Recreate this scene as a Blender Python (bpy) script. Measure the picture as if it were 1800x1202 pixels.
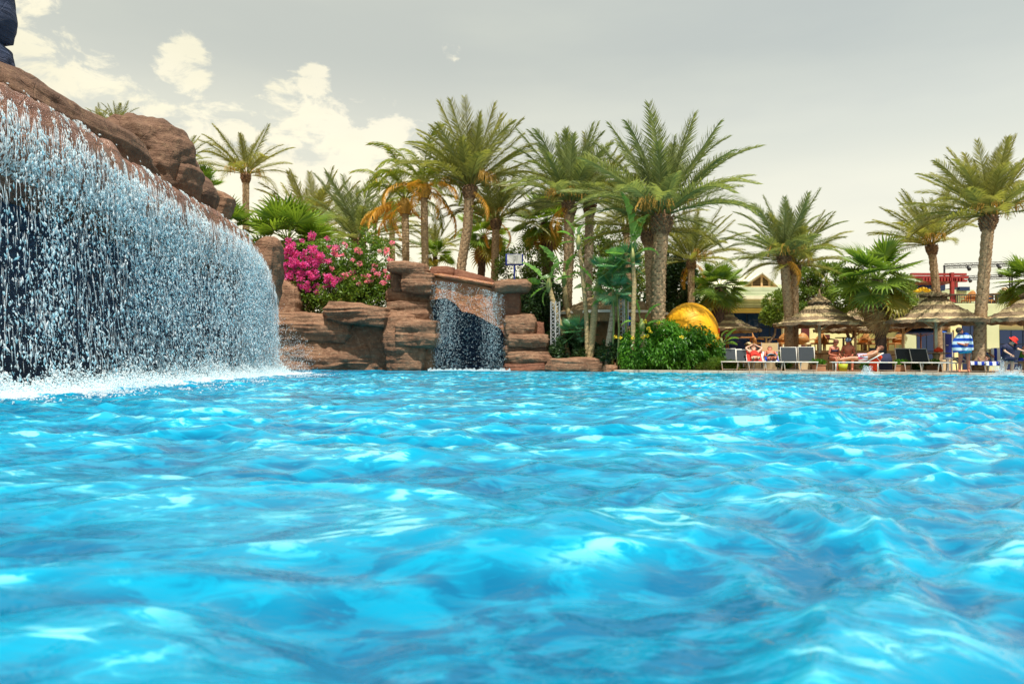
import bpy, bmesh, math, random
import numpy as np
from mathutils import Vector, Matrix, Euler
R = math.radians
PI = math.pi
scene = bpy.context.scene
for o in list(bpy.data.objects):
    bpy.data.objects.remove(o)
C = scene.collection

# ------------------------------------------------------------------ camera
CAMH, FPX = 0.45, 1250.0
camd = bpy.data.cameras.new('camera')
camd.sensor_width = 36.0
camd.lens = 25.0
camd.clip_start = 0.05
camd.clip_end = 3000.0
camd.dof.use_dof = True
camd.dof.focus_distance = 24.0
camd.dof.aperture_fstop = 4.0
cam = bpy.data.objects.new('camera', camd)
C.objects.link(cam)
CM = Matrix.Rotation(R(90 + 1.56), 4, 'X') @ Matrix.Rotation(R(0.3), 4, 'Z')
cam.matrix_world = Matrix.Translation((0, 0, CAMH)) @ CM
scene.camera = cam

# ------------------------------------------------------------------ sun and sky
SUN = Vector((0.05, -0.36, 0.93)).normalized()
sund = bpy.data.lights.new('sun', 'SUN')
sund.energy = 5.0
sund.angle = R(0.53)
sund.color = (1.0, 0.95, 0.86)
sun = bpy.data.objects.new('sun', sund)
sun.rotation_euler = SUN.to_track_quat('Z', 'Y').to_euler()
sun.location = (-10, 20, 30)
C.objects.link(sun)

def raydir(px, py):
    d = CM.to_3x3() @ Vector(((px - 900) / FPX, (601 - py) / FPX, -1))
    return d.normalized()

world = bpy.data.worlds.new('World')
scene.world = world
world.use_nodes = True
nt = world.node_tree
nt.nodes.clear()
def N(nt, t, **kw):
    n = nt.nodes.new(t)
    for k, v in kw.items():
        if k.startswith('i_'):
            n.inputs[k[2:].replace('_', ' ')].default_value = v
        else:
            setattr(n, k, v)
    return n
L = nt.links.new
def mathn(nt, op, a, b=None, c=None, clamp=False):
    n = nt.nodes.new('ShaderNodeMath'); n.operation = op; n.use_clamp = clamp
    for i, v in enumerate((a, b, c)):
        if v is None: continue
        if isinstance(v, (int, float)): n.inputs[i].default_value = v
        else: nt.links.new(v, n.inputs[i])
    return n.outputs[0]
def mrange(nt, v, a, b, c=0.0, d=1.0, smooth=True):
    n = nt.nodes.new('ShaderNodeMapRange')
    n.interpolation_type = 'SMOOTHSTEP' if smooth else 'LINEAR'
    nt.links.new(v, n.inputs[0])
    for i, x in enumerate((a, b, c, d)): n.inputs[i + 1].default_value = x
    return n.outputs[0]
def mixc(nt, f, a, b, mode='MIX'):
    n = nt.nodes.new('ShaderNodeMix'); n.data_type = 'RGBA'; n.blend_type = mode
    for i, v in ((0, f), (6, a), (7, b)):
        if isinstance(v, (int, float)): n.inputs[i].default_value = v
        elif isinstance(v, (tuple, list)): n.inputs[i].default_value = tuple(v) + ((1,) if len(v) == 3 else ())
        else: nt.links.new(v, n.inputs[i])
    return n.outputs[2]

tc = N(nt, 'ShaderNodeTexCoord')
sep = N(nt, 'ShaderNodeSeparateXYZ'); L(tc.outputs['Generated'], sep.inputs[0])
sky = N(nt, 'ShaderNodeTexSky', sky_type='NISHITA', sun_disc=False)
sky.sun_elevation = math.asin(SUN.z)
sky.sun_rotation = math.atan2(SUN.x, SUN.y)
sky.dust_density = 4.0
sky.air_density = 1.0
# thin overcast: grey-blue veil high up, cream towards the horizon
ramp = N(nt, 'ShaderNodeValToRGB'); L(sep.outputs[2], ramp.inputs[0])
K = 10.0 / 10
ramp.color_ramp.interpolation = 'EASE'; els = ramp.color_ramp.elements
els[0].position = 0.0; els[0].color = (1.06, 0.98, 0.76, 1)
els[1].position = 1.0; els[1].color = (0.46, 0.53, 0.58, 1)
for p, c in ((0.11, (1.06, 1.0, 0.80)), (0.21, (0.93, 0.90, 0.76)), (0.29, (0.74, 0.75, 0.67)), (0.40, (0.58, 0.61, 0.57))):
    e = els.new(p); e.color = c + (1,)
veil = ramp.outputs[0]
# sideways: bluer and darker to the right, warmer to the left
side = mrange(nt, sep.outputs[0], -0.3, 0.7, 0, 1)
veil = mixc(nt, mathn(nt, 'MULTIPLY', side, 0.55), veil, mixc(nt, 1.0, veil, (0.86, 0.93, 1.06), 'MULTIPLY'))
mp = N(nt, 'ShaderNodeMapping'); mp.inputs['Scale'].default_value = (1.0, 1.0, 1.9)
L(tc.outputs['Generated'], mp.inputs[0])
n1 = N(nt, 'ShaderNodeTexNoise', i_Scale=17.0, i_Detail=10.0, i_Roughness=0.64, i_Distortion=0.35)
L(mp.outputs[0], n1.inputs['Vector'])
n2 = N(nt, 'ShaderNodeTexNoise', i_Scale=2.2, i_Detail=5.0, i_Roughness=0.55)
L(mp.outputs[0], n2.inputs['Vector'])
reg = None
for (px, py, rad, w) in ((30, 110, 4.2, .95), (90, 120, 2.4, .9), (20, 20, 3.5, .7), (318, 118, 2.2, .95), (300, 180, 2.6, .7), (555, 146, 1.5, .85), (500, 185, 2.6, .75),
                         (790, 95, 1.0, .55), (330, 290, 5.5, .8), (560, 320, 7.0, 1.1), (450, 320, 6, .95), (650, 315, 6.0, 1.1), (520, 380, 8, 1.1), (180, 150, 2.6, .7),
                         (250, 330, 8.0, .9)):
    dn = N(nt, 'ShaderNodeVectorMath', operation='DOT_PRODUCT')
    L(tc.outputs['Generated'], dn.inputs[0]); dn.inputs[1].default_value = raydir(px, py)
    v = mathn(nt, 'MULTIPLY', mrange(nt, dn.outputs['Value'], math.cos(R(rad * 1.25)), math.cos(R(rad * 0.15)), 0, 1), w)
    reg = v if reg is None else mathn(nt, 'MAXIMUM', reg, v)
# clouds elsewhere: low, scattered, on the side away from the camera too
low = mathn(nt, 'MULTIPLY', mrange(nt, sep.outputs[1], 0.2, -0.4), 0.45)
reg = mathn(nt, 'MAXIMUM', reg, low)
dens = mathn(nt, 'ADD', n1.outputs[0], mathn(nt, 'MULTIPLY', reg, 0.29))
cl = mrange(nt, dens, 0.64, 0.78)
cl = mathn(nt, 'MULTIPLY', cl, mrange(nt, reg, 0.0, 0.35))
cc = mixc(nt, mrange(nt, n2.outputs[0], 0.35, 0.65), (0.98, 0.93, 0.72), (1.06, 1.0, 0.82))
skyc = mixc(nt, mathn(nt, 'MULTIPLY', cl, 0.92), veil, cc)
# soft streaky veil texture
n3 = N(nt, 'ShaderNodeTexNoise', i_Scale=3.0, i_Detail=4.0, i_Roughness=0.5)
mp3 = N(nt, 'ShaderNodeMapping'); mp3.inputs['Scale'].default_value = (1, 1, 4)
L(tc.outputs['Generated'], mp3.inputs[0]); L(mp3.outputs[0], n3.inputs['Vector'])
skyc = mixc(nt, 1.0, skyc, mixc(nt, mrange(nt, n3.outputs[0], 0.3, 0.7), (0.95, 0.955, 0.97), (1.04, 1.035, 1.02)), 'MULTIPLY')
sc10 = mixc(nt, 1.0, skyc, (7.9, 7.8, 7.35), 'MULTIPLY')
tot = mixc(nt, 0.9, sky.outputs[0], sc10)
bg = N(nt, 'ShaderNodeBackground'); bg.inputs['Strength'].default_value = 0.1
L(tot, bg.inputs['Color'])
wo = N(nt, 'ShaderNodeOutputWorld'); L(bg.outputs[0], wo.inputs[0])

vs = scene.view_settings
scene.display_settings.display_device = 'sRGB'
vs.view_transform = 'Standard'
vs.look = 'None'
vs.exposure = 0.5
vs.gamma = 1.0
vs.use_curve_mapping = False
scene.cycles.max_bounces = 8
scene.cycles.transparent_max_bounces = 16
scene.cycles.sample_clamp_indirect = 6.0
scene.cycles.use_denoising = True
scene.cycles.caustics_reflective = False
scene.cycles.caustics_refractive = False

# ------------------------------------------------------------------ pixel of the photograph + depth -> world point
def W(px, py, Y):
    d = CM.to_3x3() @ Vector(((px - 900) / FPX, (601 - py) / FPX, -1))
    t = Y / d.y
    return Vector((d.x * t, Y, CAMH + d.z * t))
def WZ(px, Y, z):
    p = W(px, 640, Y)
    return Vector((p.x, Y, z))
def edgeY(x):            # far edge of the pool
    return 29.8 - (x - 4.7) * 0.257
DECK = 0.12

# ------------------------------------------------------------------ noise
def _hash(ix, iy, iz):
    h = (ix.astype(np.int64) * 374761393 + iy.astype(np.int64) * 668265263 + iz.astype(np.int64) * 1274126177) & 0xffffffff
    h = ((h ^ (h >> 13)) * 1103515245 + 12345) & 0xffffffff
    h = ((h ^ (h >> 16)) * 2246822519) & 0xffffffff
    return ((h ^ (h >> 15)) & 0xffff) / 65535.0
def vnoise(P):
    P = np.asarray(P, dtype=np.float64)
    i = np.floor(P).astype(np.int64); f = P - i; f = f * f * (3 - 2 * f)
    r = 0
    for dx in (0, 1):
        wx = f[:, 0] if dx else 1 - f[:, 0]
        for dy in (0, 1):
            wy = f[:, 1] if dy else 1 - f[:, 1]
            for dz in (0, 1):
                wz = f[:, 2] if dz else 1 - f[:, 2]
                r = r + wx * wy * wz * _hash(i[:, 0] + dx, i[:, 1] + dy, i[:, 2] + dz)
    return r * 2 - 1
def fbm(P, oct=4, gain=0.5):
    a, s, t = 1.0, 0.0, 0.0
    P = np.asarray(P, dtype=np.float64)
    for k in range(oct):
        s = s + a * vnoise(P + 17.3 * k); t += a
        P = P * 2.03; a *= gain
    return s / t

# ------------------------------------------------------------------ mesh builders
class MB:
    def __init__(s): s.v = []; s.f = []; s.n = 0; s.t = []
    def add(s, v, f, tint=None):
        v = [tuple(p) for p in v]
        s.v += v; s.f += [tuple(i + s.n for i in q) for q in f]; s.n += len(v)
        s.t += [0.5 if tint is None else tint] * len(v)
        return s
    def box(s, c, d, rot=None, taper=1.0):
        x, y, z = d[0] / 2, d[1] / 2, d[2] / 2
        p = [(-x, -y, -z), (x, -y, -z), (x, y, -z), (-x, y, -z), (-x * taper, -y * taper, z), (x * taper, -y * taper, z), (x * taper, y * taper, z), (-x * taper, y * taper, z)]
        m = (rot.to_3x3() if rot is not None else Matrix.Identity(3))
        c = Vector(c)
        return s.add([m @ Vector(q) + c for q in p], [(0, 3, 2, 1), (4, 5, 6, 7), (0, 1, 5, 4), (1, 2, 6, 5), (2, 3, 7, 6), (3, 0, 4, 7)])
    def boxr(s, x0, x1, y0, y1, z0, z1):
        return s.box(((x0 + x1) / 2, (y0 + y1) / 2, (z0 + z1) / 2), (x1 - x0, y1 - y0, z1 - z0))
    def tube(s, pts, rad, n=6, cap=True, tint=None):
        pts = [Vector(p) for p in pts]
        if isinstance(rad, (int, float)): rad = [rad] * len(pts)
        vs, fs = [], []
        up = None
        for i, p in enumerate(pts):
            t = (pts[min(i + 1, len(pts) - 1)] - pts[max(i - 1, 0)])
            t = t.normalized() if t.length > 1e-9 else Vector((0, 0, 1))
            if up is None: up = t.orthogonal().normalized()
            up = (up - t * up.dot(t)); up = up.normalized() if up.length > 1e-6 else t.orthogonal().normalized()
            b = t.cross(up)
            for k in range(n):
                a = 2 * PI * k / n
                vs.append(p + (up * math.cos(a) + b * math.sin(a)) * rad[i])
        for i in range(len(pts) - 1):
            for k in range(n):
                a, b2 = i * n + k, i * n + (k + 1) % n
                fs.append((a, b2, b2 + n, a + n))
        if cap:
            fs.append(tuple(reversed(range(n)))); fs.append(tuple(range((len(pts) - 1) * n, len(pts) * n)))
        return s.add(vs, fs, tint)
    def lathe(s, prof, c=(0, 0, 0), n=24, cap=True, jit=None):
        vs, fs = [], []
        for i, (r, z) in enumerate(prof):
            for k in range(n):
                a = 2 * PI * k / n
                rr = r
                if jit: rr = r * (1 + jit(i, k))
                vs.append((c[0] + rr * math.cos(a), c[1] + rr * math.sin(a), c[2] + z))
        for i in range(len(prof) - 1):
            for k in range(n):
                a, b = i * n + k, i * n + (k + 1) % n
                fs.append((a, b, b + n, a + n))
        if cap:
            fs.append(tuple(reversed(range(n)))); fs.append(tuple(range((len(prof) - 1) * n, len(prof) * n)))
        return s.add(vs, fs)
    def ell(s, c, r, n=10, m=7, rot=None):
        vs, fs = [], []
        c = Vector(c)
        for i in range(m + 1):
            ph = PI * i / m
            for k in range(n):
                a = 2 * PI * k / n
                q = Vector((r[0] * math.sin(ph) * math.cos(a), r[1] * math.sin(ph) * math.sin(a), r[2] * math.cos(ph)))
                if rot is not None: q = rot @ q
                vs.append(c + q)
        for i in range(m):
            for k in range(n):
                a, b = i * n + k, i * n + (k + 1) % n
                fs.append((a, a + n, b + n, b))
        return s.add(vs, fs)
    def mesh(s, name, smooth=False, bevel=0):
        me = bpy.data.meshes.new(name)
        me.from_pydata(s.v, [], s.f)
        if smooth: me.shade_smooth()
        a = me.attributes.new('tint', 'FLOAT', 'POINT'); a.data.foreach_set('value', np.array(s.t, dtype=np.float32))
        me.update()
        return me
    def build(s, name, mat, parent=None, smooth=False, world=False, bevel=0, label=None):
        if world and parent is not None:
            q = parent.location
            s.v = [(a - q.x, b - q.y, c - q.z) for a, b, c in s.v]
        me = s.mesh(name, smooth)
        return obj(name, me, mat, parent, bevel=bevel, label=label)

def obj(name, me, mat=None, parent=None, loc=None, rot=None, scale=None, bevel=0, label=None, kind=None):
    o = bpy.data.objects.new(name, me); C.objects.link(o)
    if mat is not None and len(me.materials) == 0: me.materials.append(mat)
    if parent is not None: o.parent = parent
    if loc is not None: o.location = loc
    if rot is not None: o.rotation_euler = rot
    if scale is not None: o.scale = scale if hasattr(scale, '__len__') else (scale,) * 3
    if bevel:
        b = o.modifiers.new('bevel', 'BEVEL'); b.width = bevel; b.segments = 2; b.limit_method = 'ANGLE'
    if label: o['label'] = label
    if kind: o['kind'] = kind
    return o
def thing(name, label, cat, loc=(0, 0, 0), rotz=0, group=None):
    o = bpy.data.objects.new(name, None); C.objects.link(o)
    o.location = loc; o.rotation_euler = (0, 0, rotz); o.empty_display_size = 0.2
    o['label'] = label; o['category'] = cat
    if group: o['group'] = group
    return o
def tag(o, label, cat, group=None):
    o['label'] = label; o['category'] = cat
    if group: o['group'] = group
    return o
def copy_tree(o, parent=None):
    c = o.copy(); C.objects.link(c); c.parent = parent
    for ch in KIDS.get(o.name, []) or list(o.children): copy_tree(ch, c)
    return c
KIDS = {}
def npmesh(name, V, F, smooth=False, tint=None, fn=4):
    V = np.ascontiguousarray(V, dtype=np.float32); F = np.ascontiguousarray(F, dtype=np.int32)
    me = bpy.data.meshes.new(name)
    me.vertices.add(len(V)); me.vertices.foreach_set('co', V.ravel())
    me.loops.add(F.size); me.loops.foreach_set('vertex_index', F.ravel())
    me.polygons.add(len(F))
    k = F.shape[1]
    me.polygons.foreach_set('loop_start', np.arange(0, F.size, k, dtype=np.int32))
    me.polygons.foreach_set('loop_total', np.full(len(F), k, dtype=np.int32))
    me.update(calc_edges=True)
    if smooth: me.shade_smooth()
    if tint is not None:
        a = me.attributes.new('tint', 'FLOAT', 'POINT'); a.data.foreach_set('value', np.asarray(tint, dtype=np.float32))
    return me

# ------------------------------------------------------------------ materials
def newmat(name):
    m = bpy.data.materials.new(name); m.use_nodes = True
    nt = m.node_tree; nt.nodes.clear()
    out = N(nt, 'ShaderNodeOutputMaterial')
    return m, nt, out
def bsdf(nt, col, rough=0.6, spec=0.4, metal=0.0):
    b = N(nt, 'ShaderNodeBsdfPrincipled')
    if isinstance(col, tuple): b.inputs['Base Color'].default_value = col + (1,)
    else: nt.links.new(col, b.inputs['Base Color'])
    if isinstance(rough, (int, float)): b.inputs['Roughness'].default_value = rough
    else: nt.links.new(rough, b.inputs['Roughness'])
    b.inputs['Specular IOR Level'].default_value = spec
    b.inputs['Metallic'].default_value = metal
    return b
def noise(nt, vec, scale, detail=4, rough=0.55, stretch=None, dist=0.0):
    if stretch:
        mp = N(nt, 'ShaderNodeMapping'); mp.inputs['Scale'].default_value = stretch
        nt.links.new(vec, mp.inputs[0]); vec = mp.outputs[0]
    n = N(nt, 'ShaderNodeTexNoise', i_Scale=scale, i_Detail=float(detail), i_Roughness=rough, i_Distortion=dist)
    nt.links.new(vec, n.inputs['Vector'])
    return n.outputs[0]
def mat(name, c1, c2=None, scale=6, rough=0.6, bump=0.0, bscale=None, metal=0.0, stretch=None, spec=0.4, world=True):
    m, nt, out = newmat(name)
    if world: vec = N(nt, 'ShaderNodeNewGeometry').outputs['Position']
    else: vec = N(nt, 'ShaderNodeTexCoord').outputs['Object']
    c2 = c2 or tuple(x * 0.78 for x in c1)
    nz = noise(nt, vec, scale, 5, 0.6, stretch)
    col = mixc(nt, mrange(nt, nz, 0.35, 0.65), c1, c2)
    b = bsdf(nt, col, rough, spec, metal)
    if bump:
        bn = N(nt, 'ShaderNodeBump', i_Strength=min(1.0, bump), i_Distance=0.02)
        nt.links.new(noise(nt, vec, bscale or scale * 3, 4, 0.6, stretch), bn.inputs['Height'])
        nt.links.new(bn.outputs[0], b.inputs['Normal'])
    nt.links.new(b.outputs[0], out.inputs[0])
    return m
def leafmat(name, c1, c2, c3=None, trans=0.35, rough=0.45, tc3=0.93):
    m, nt, out = newmat(name)
    at = N(nt, 'ShaderNodeAttribute', attribute_name='tint')
    oi = N(nt, 'ShaderNodeObjectInfo')
    f = mathn(nt, 'ADD', mathn(nt, 'MULTIPLY', at.outputs['Fac'], 0.7), mathn(nt, 'MULTIPLY', oi.outputs['Random'], 0.3))
    col = mixc(nt, f, c1, c2)
    if c3: col = mixc(nt, mrange(nt, at.outputs['Fac'], tc3, min(1.0, tc3 + 0.05)), col, c3)
    b = bsdf(nt, col, rough, 0.35)
    t = N(nt, 'ShaderNodeBsdfTranslucent')
    nt.links.new(mixc(nt, 1.0, col, (1.5, 1.45, 0.75), 'MULTIPLY'), t.inputs[0])
    mx = N(nt, 'ShaderNodeMixShader', i_Fac=trans)
    nt.links.new(b.outputs[0], mx.inputs[1]); nt.links.new(t.outputs[0], mx.inputs[2])
    nt.links.new(mx.outputs[0], out.inputs[0])
    return m
M = {}
def rockmat(name, ca, cb, cc, wet=0.0, strata=1.0, rough=0.8):
    m, nt, out = newmat(name)
    g = N(nt, 'ShaderNodeNewGeometry').outputs['Position']
    n1 = noise(nt, g, 1.1, 6, 0.6)
    n2 = noise(nt, g, 7.0, 6, 0.65)
    n3 = noise(nt, g, 1.6, 6, 0.6, (0.7, 0.7, 9.0), 0.6)
    col = mixc(nt, mrange(nt, n1, 0.35, 0.65), ca, cb)
    col = mixc(nt, mathn(nt, 'MULTIPLY', mrange(nt, n2, 0.48, 0.72), 0.55), col, cc)
    col = mixc(nt, mathn(nt, 'MULTIPLY', mrange(nt, n3, 0.52, 0.66), 0.5 * strata), col, tuple(x * 0.42 for x in ca))
    # pits, cracks
    vo = N(nt, 'ShaderNodeTexVoronoi', i_Scale=2.3); vo.feature = 'DISTANCE_TO_EDGE'
    nt.links.new(mixc(nt, 0.12, g, N(nt, 'ShaderNodeTexNoise', i_Scale=3.0).outputs[1]), vo.inputs['Vector'])
    b = bsdf(nt, col, rough, 0.5 if wet else 0.25)
    h = mathn(nt, 'ADD', mathn(nt, 'MULTIPLY', n2, 0.5), mathn(nt, 'MULTIPLY', n3, 0.9 * strata))
    h = mathn(nt, 'ADD', h, mathn(nt, 'MULTIPLY', noise(nt, g, 30, 4, 0.7), 0.22))
    h = mathn(nt, 'ADD', h, mathn(nt, 'MULTIPLY', mrange(nt, vo.outputs[0], 0.0, 0.03), 0.12))
    bn = N(nt, 'ShaderNodeBump', i_Strength=0.9, i_Distance=0.12)
    nt.links.new(h, bn.inputs['Height']); nt.links.new(bn.outputs[0], b.inputs['Normal'])
    nt.links.new(b.outputs[0], out.inputs[0])
    return m
M['rock'] = rockmat('moulded_rock', (0.17, 0.085, 0.048), (0.26, 0.145, 0.085), (0.42, 0.27, 0.165), strata=0.6)
M['rock_red'] = rockmat('red_rock', (0.15, 0.06, 0.035), (0.21, 0.09, 0.052), (0.28, 0.15, 0.09), strata=0.5)
M['rock_wet'] = rockmat('wet_ochre_rock', (0.36, 0.14, 0.05), (0.28, 0.105, 0.05), (0.46, 0.24, 0.11), wet=1, strata=0.3, rough=0.28)
M['rock_wet_dark'] = rockmat('wet_brown_rock', (0.26, 0.12, 0.07), (0.16, 0.07, 0.045), (0.42, 0.24, 0.15), wet=1, strata=0.3, rough=0.22)
M['rock_dark'] = rockmat('dark_rock', (0.11, 0.06, 0.038), (0.18, 0.10, 0.062), (0.32, 0.20, 0.12), strata=0.5)
M['rock_navy'] = rockmat('navy_rock', (0.03, 0.045, 0.09), (0.05, 0.06, 0.11), (0.07, 0.09, 0.16))
M['cave'] = rockmat('cave_rock', (0.012, 0.03, 0.075), (0.008, 0.02, 0.05), (0.03, 0.07, 0.14), wet=1, rough=0.35)  # cave shade put into the rock colour as dark navy
M['leaf_date'] = leafmat('date_frond', (0.115, 0.145, 0.042), (0.38, 0.37, 0.105), (0.42, 0.31, 0.08), 0.42, 0.42, 0.965)
M['leaf_blue'] = leafmat('blue_green_frond', (0.10, 0.145, 0.058), (0.33, 0.37, 0.135), (0.38, 0.33, 0.10), 0.40, 0.42, 0.975)
M['leaf_queen'] = leafmat('yellow_green_frond', (0.10, 0.16, 0.02), (0.32, 0.35, 0.04), (0.55, 0.33, 0.05), 0.42, 0.42, 0.9)
M['leaf_orange'] = leafmat('dry_orange_frond', (0.48, 0.24, 0.03), (0.70, 0.44, 0.08), None, 0.4, 0.6)
M['leaf_fan'] = leafmat('fan_leaf', (0.065, 0.14, 0.02), (0.24, 0.34, 0.045), (0.40, 0.36, 0.07), 0.36, 0.35, 0.96)
M['leaf_fan_yel'] = leafmat('yellowing_fan_leaf', (0.14, 0.19, 0.03), (0.45, 0.36, 0.06), None, 0.45, 0.45)
M['leaf_dead'] = leafmat('dead_fan_leaf', (0.30, 0.18, 0.08), (0.58, 0.40, 0.18), None, 0.35, 0.8)
M['leaf_bush'] = leafmat('hedge_leaf', (0.035, 0.13, 0.012), (0.13, 0.33, 0.025), None, 0.35, 0.38)
M['leaf_boug'] = leafmat('bougainvillea_leaf', (0.06, 0.14, 0.02), (0.22, 0.32, 0.04), (0.50, 0.36, 0.07), 0.42, 0.45, 0.9)
M['petal'] = leafmat('bougainvillea_petal', (0.56, 0.035, 0.30), (0.80, 0.16, 0.46), None, 0.4, 0.5)
M['petal_pale'] = leafmat('pale_petal', (0.80, 0.18, 0.42), (0.86, 0.36, 0.42), None, 0.4, 0.5)
M['petal_yellow'] = leafmat('yellow_petal', (0.85, 0.62, 0.03), (0.9, 0.75, 0.08), None, 0.3, 0.5)
M['leaf_tree'] = leafmat('tree_leaf', (0.07, 0.13, 0.025), (0.24, 0.32, 0.05), None, 0.42, 0.42)
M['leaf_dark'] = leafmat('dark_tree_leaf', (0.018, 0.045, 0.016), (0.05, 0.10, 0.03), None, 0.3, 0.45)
M['leaf_banana'] = leafmat('banana_leaf', (0.09, 0.26, 0.06), (0.24, 0.44, 0.11), (0.45, 0.40, 0.16), 0.42, 0.28, 0.97)
M['leaf_teal'] = leafmat('split_leaf', (0.07, 0.22, 0.11), (0.20, 0.40, 0.20), None, 0.35, 0.3)
M['trunk'] = mat('palm_bark', (0.44, 0.30, 0.17), (0.23, 0.145, 0.08), 9, 0.9, 0.8, 40, stretch=(1, 1, 2.2))
M['trunk_grey'] = mat('grey_palm_bark', (0.42, 0.33, 0.22), (0.22, 0.16, 0.10), 9, 0.9, 0.8, 40, stretch=(1, 1, 2.2))
M['trunk_pale'] = mat('pale_ringed_bark', (0.50, 0.36, 0.20), (0.28, 0.19, 0.11), 7, 0.85, 0.7, 30, stretch=(1, 1, 3))
def barkmat(name, c1, c2, groove):
    m, nt, out = newmat(name)
    g = N(nt, 'ShaderNodeNewGeometry').outputs['Position']
    at = N(nt, 'ShaderNodeAttribute', attribute_name='tint')
    nz = noise(nt, g, 9, 5, 0.65, (1, 1, 2.2))
    col = mixc(nt, mrange(nt, nz, 0.3, 0.7), c2, c1)
    col = mixc(nt, mrange(nt, mathn(nt, 'ADD', at.outputs['Fac'], mathn(nt, 'MULTIPLY', nz, 0.3)), 0.22, 0.62), groove, col)
    b = bsdf(nt, col, 0.9, 0.15)
    bn = N(nt, 'ShaderNodeBump', i_Strength=0.9, i_Distance=0.03); nt.links.new(noise(nt, g, 34, 4, 0.65, (1, 1, 2.5)), bn.inputs['Height']); nt.links.new(bn.outputs[0], b.inputs['Normal'])
    nt.links.new(b.outputs[0], out.inputs[0]); M[name] = m
    return m
M['trunk'] = barkmat('palm_bark_scarred', (0.52, 0.37, 0.22), (0.34, 0.22, 0.125), (0.10, 0.062, 0.04))
M['trunk_grey'] = barkmat('grey_palm_bark_scarred', (0.50, 0.41, 0.29), (0.32, 0.24, 0.16), (0.11, 0.08, 0.055))
M['boot'] = mat('leaf_boots', (0.34, 0.20, 0.10), (0.13, 0.075, 0.045), 8, 0.9, 0.6, 30)
M['trunk_dark'] = mat('shaggy_bark', (0.16, 0.095, 0.07), (0.07, 0.045, 0.035), 12, 0.95, 0.8, 50, stretch=(1, 1, .4))
M['date_fruit'] = mat('orange_date_strands', (0.58, 0.33, 0.05), (0.36, 0.20, 0.04), 15, 0.7)
M['petiole'] = mat('leaf_stalk', (0.26, 0.30, 0.08), (0.34, 0.27, 0.09), 5, 0.6)
M['wood_bark'] = mat('tree_bark', (0.22, 0.15, 0.10), (0.10, 0.07, 0.05), 10, 0.9, 0.7, 40)
M['banana_trunk'] = mat('banana_trunk', (0.50, 0.36, 0.17), (0.26, 0.20, 0.10), 8, 0.8, 0.5, 30, stretch=(1, 1, 3))
M['sheath'] = mat('green_sheath', (0.16, 0.24, 0.06), (0.30, 0.30, 0.10), 5, 0.6)
# ================================================================== SETTING: ground, deck, water
def struct(name, me, m, **kw):
    return obj(name, me, m, kind='structure', **kw)
M['sand'] = mat('sandy_soil', (0.30, 0.22, 0.14), (0.18, 0.14, 0.09), 3, 0.95, 0.4)
M['coping'] = mat('pale_coping_stone', (0.52, 0.46, 0.36), (0.40, 0.34, 0.26), 4, 0.7, 0.2)
M['pave'] = mat('terracotta_paving', (0.45, 0.24, 0.13), (0.36, 0.19, 0.10), 3, 0.8, 0.2)
def poly_sheet(name, pts, z0, z1, m):
    b = MB(); n = len(pts)
    b.add([(x, y, z1) for x, y in pts] + [(x, y, z0) for x, y in pts],
          [tuple(range(n)), tuple(reversed(range(n, 2 * n)))] + [(i + n, (i + 1) % n + n, (i + 1) % n, i) for i in range(n)])
    return struct(name, b.mesh(name), m)
poly_sheet('ground', [(-1500, -1500), (1500, -1500), (1500, 1500), (-1500, 1500)], -3.2, -3.0, M['sand'])
ex0, ex1 = 4.3, 40.0
poly_sheet('pavement', [(ex0, edgeY(ex0) + 0.32), (ex1, edgeY(ex1) + 0.32), (120, 60), (120, 400), (-120, 400), (-120, 37), (ex0, 37)], -3.0, DECK - 0.006, M['pave'])
poly_sheet('garden_soil', [(-120, -20), (-9.6, -20), (-9.4, 24.6), (-9.0, 35.2), (4.3, 35.2), (4.3, 37.0), (-120, 37.0)], -3.0, 0.0, M['sand'])
cop = thing('pool_coping', 'pale stone coping running along the far edge of the pool', 'coping', (ex0, edgeY(ex0), 0))
cop['kind'] = 'structure'
sl = math.atan2(-0.257, 1)
cx = 0.0
ds = Matrix.Rotation(sl, 4, 'Z')
cme = None
rng = random.Random(3)
while cx < 24:
    if cme is None:
        b = MB(); b.box((0.3, 0.17, DECK - 0.06), (0.592, 0.36, 0.12)); cme = b.mesh('stone'); cme.materials.append(M['coping'])
    o = obj('stone', cme, None, cop, bevel=0.012)
    o.location = (cx * math.cos(sl), cx * math.sin(sl), rng.uniform(-0.002, 0.002)); o.rotation_euler = (0, 0, sl)
    cx += 0.60

# ------------------------------------------------------------------ water
def wave_height(X, Y, seed=4):
    r = np.random.RandomState(seed)
    # warp coordinates so crests are irregular
    P = np.stack([X * 0.55, Y * 0.55, np.zeros_like(X)], 1)
    wx = X + 0.55 * vnoise(P) + 0.16 * vnoise(P * 3.1 + 5); wy = Y + 0.55 * vnoise(P + 31) + 0.16 * vnoise(P * 3.1 + 45)
    H = np.zeros_like(X); DX = np.zeros_like(X); DY = np.zeros_like(X)
    n = 64
    for k in range(n):
        lam = 0.11 * (1.35 / 0.11) ** (r.rand())
        th = r.normal(PI * 0.54, 0.66)
        kk = 2 * PI / lam
        ph = kk * (wx * math.cos(th) + wy * math.sin(th)) + r.rand() * 2 * PI
        a = 0.0068 * lam ** 0.80
        s = np.sin(ph)
        H += a * (s + 0.25 * np.cos(2 * ph))
        DX += a * math.cos(th) * np.cos(ph); DY += a * math.sin(th) * np.cos(ph)
    amp = 0.80 + 0.35 * vnoise(np.stack([X * 0.25, Y * 0.25, np.zeros_like(X) + 9], 1))
    H = H * amp
    H = H + 0.011 * (1 - np.abs(fbm(np.stack([wx * 2.0, wy * 2.6, np.zeros_like(X) + 3], 1), 3)) * 3.0)
    return H, DX * amp, DY * amp
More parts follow.
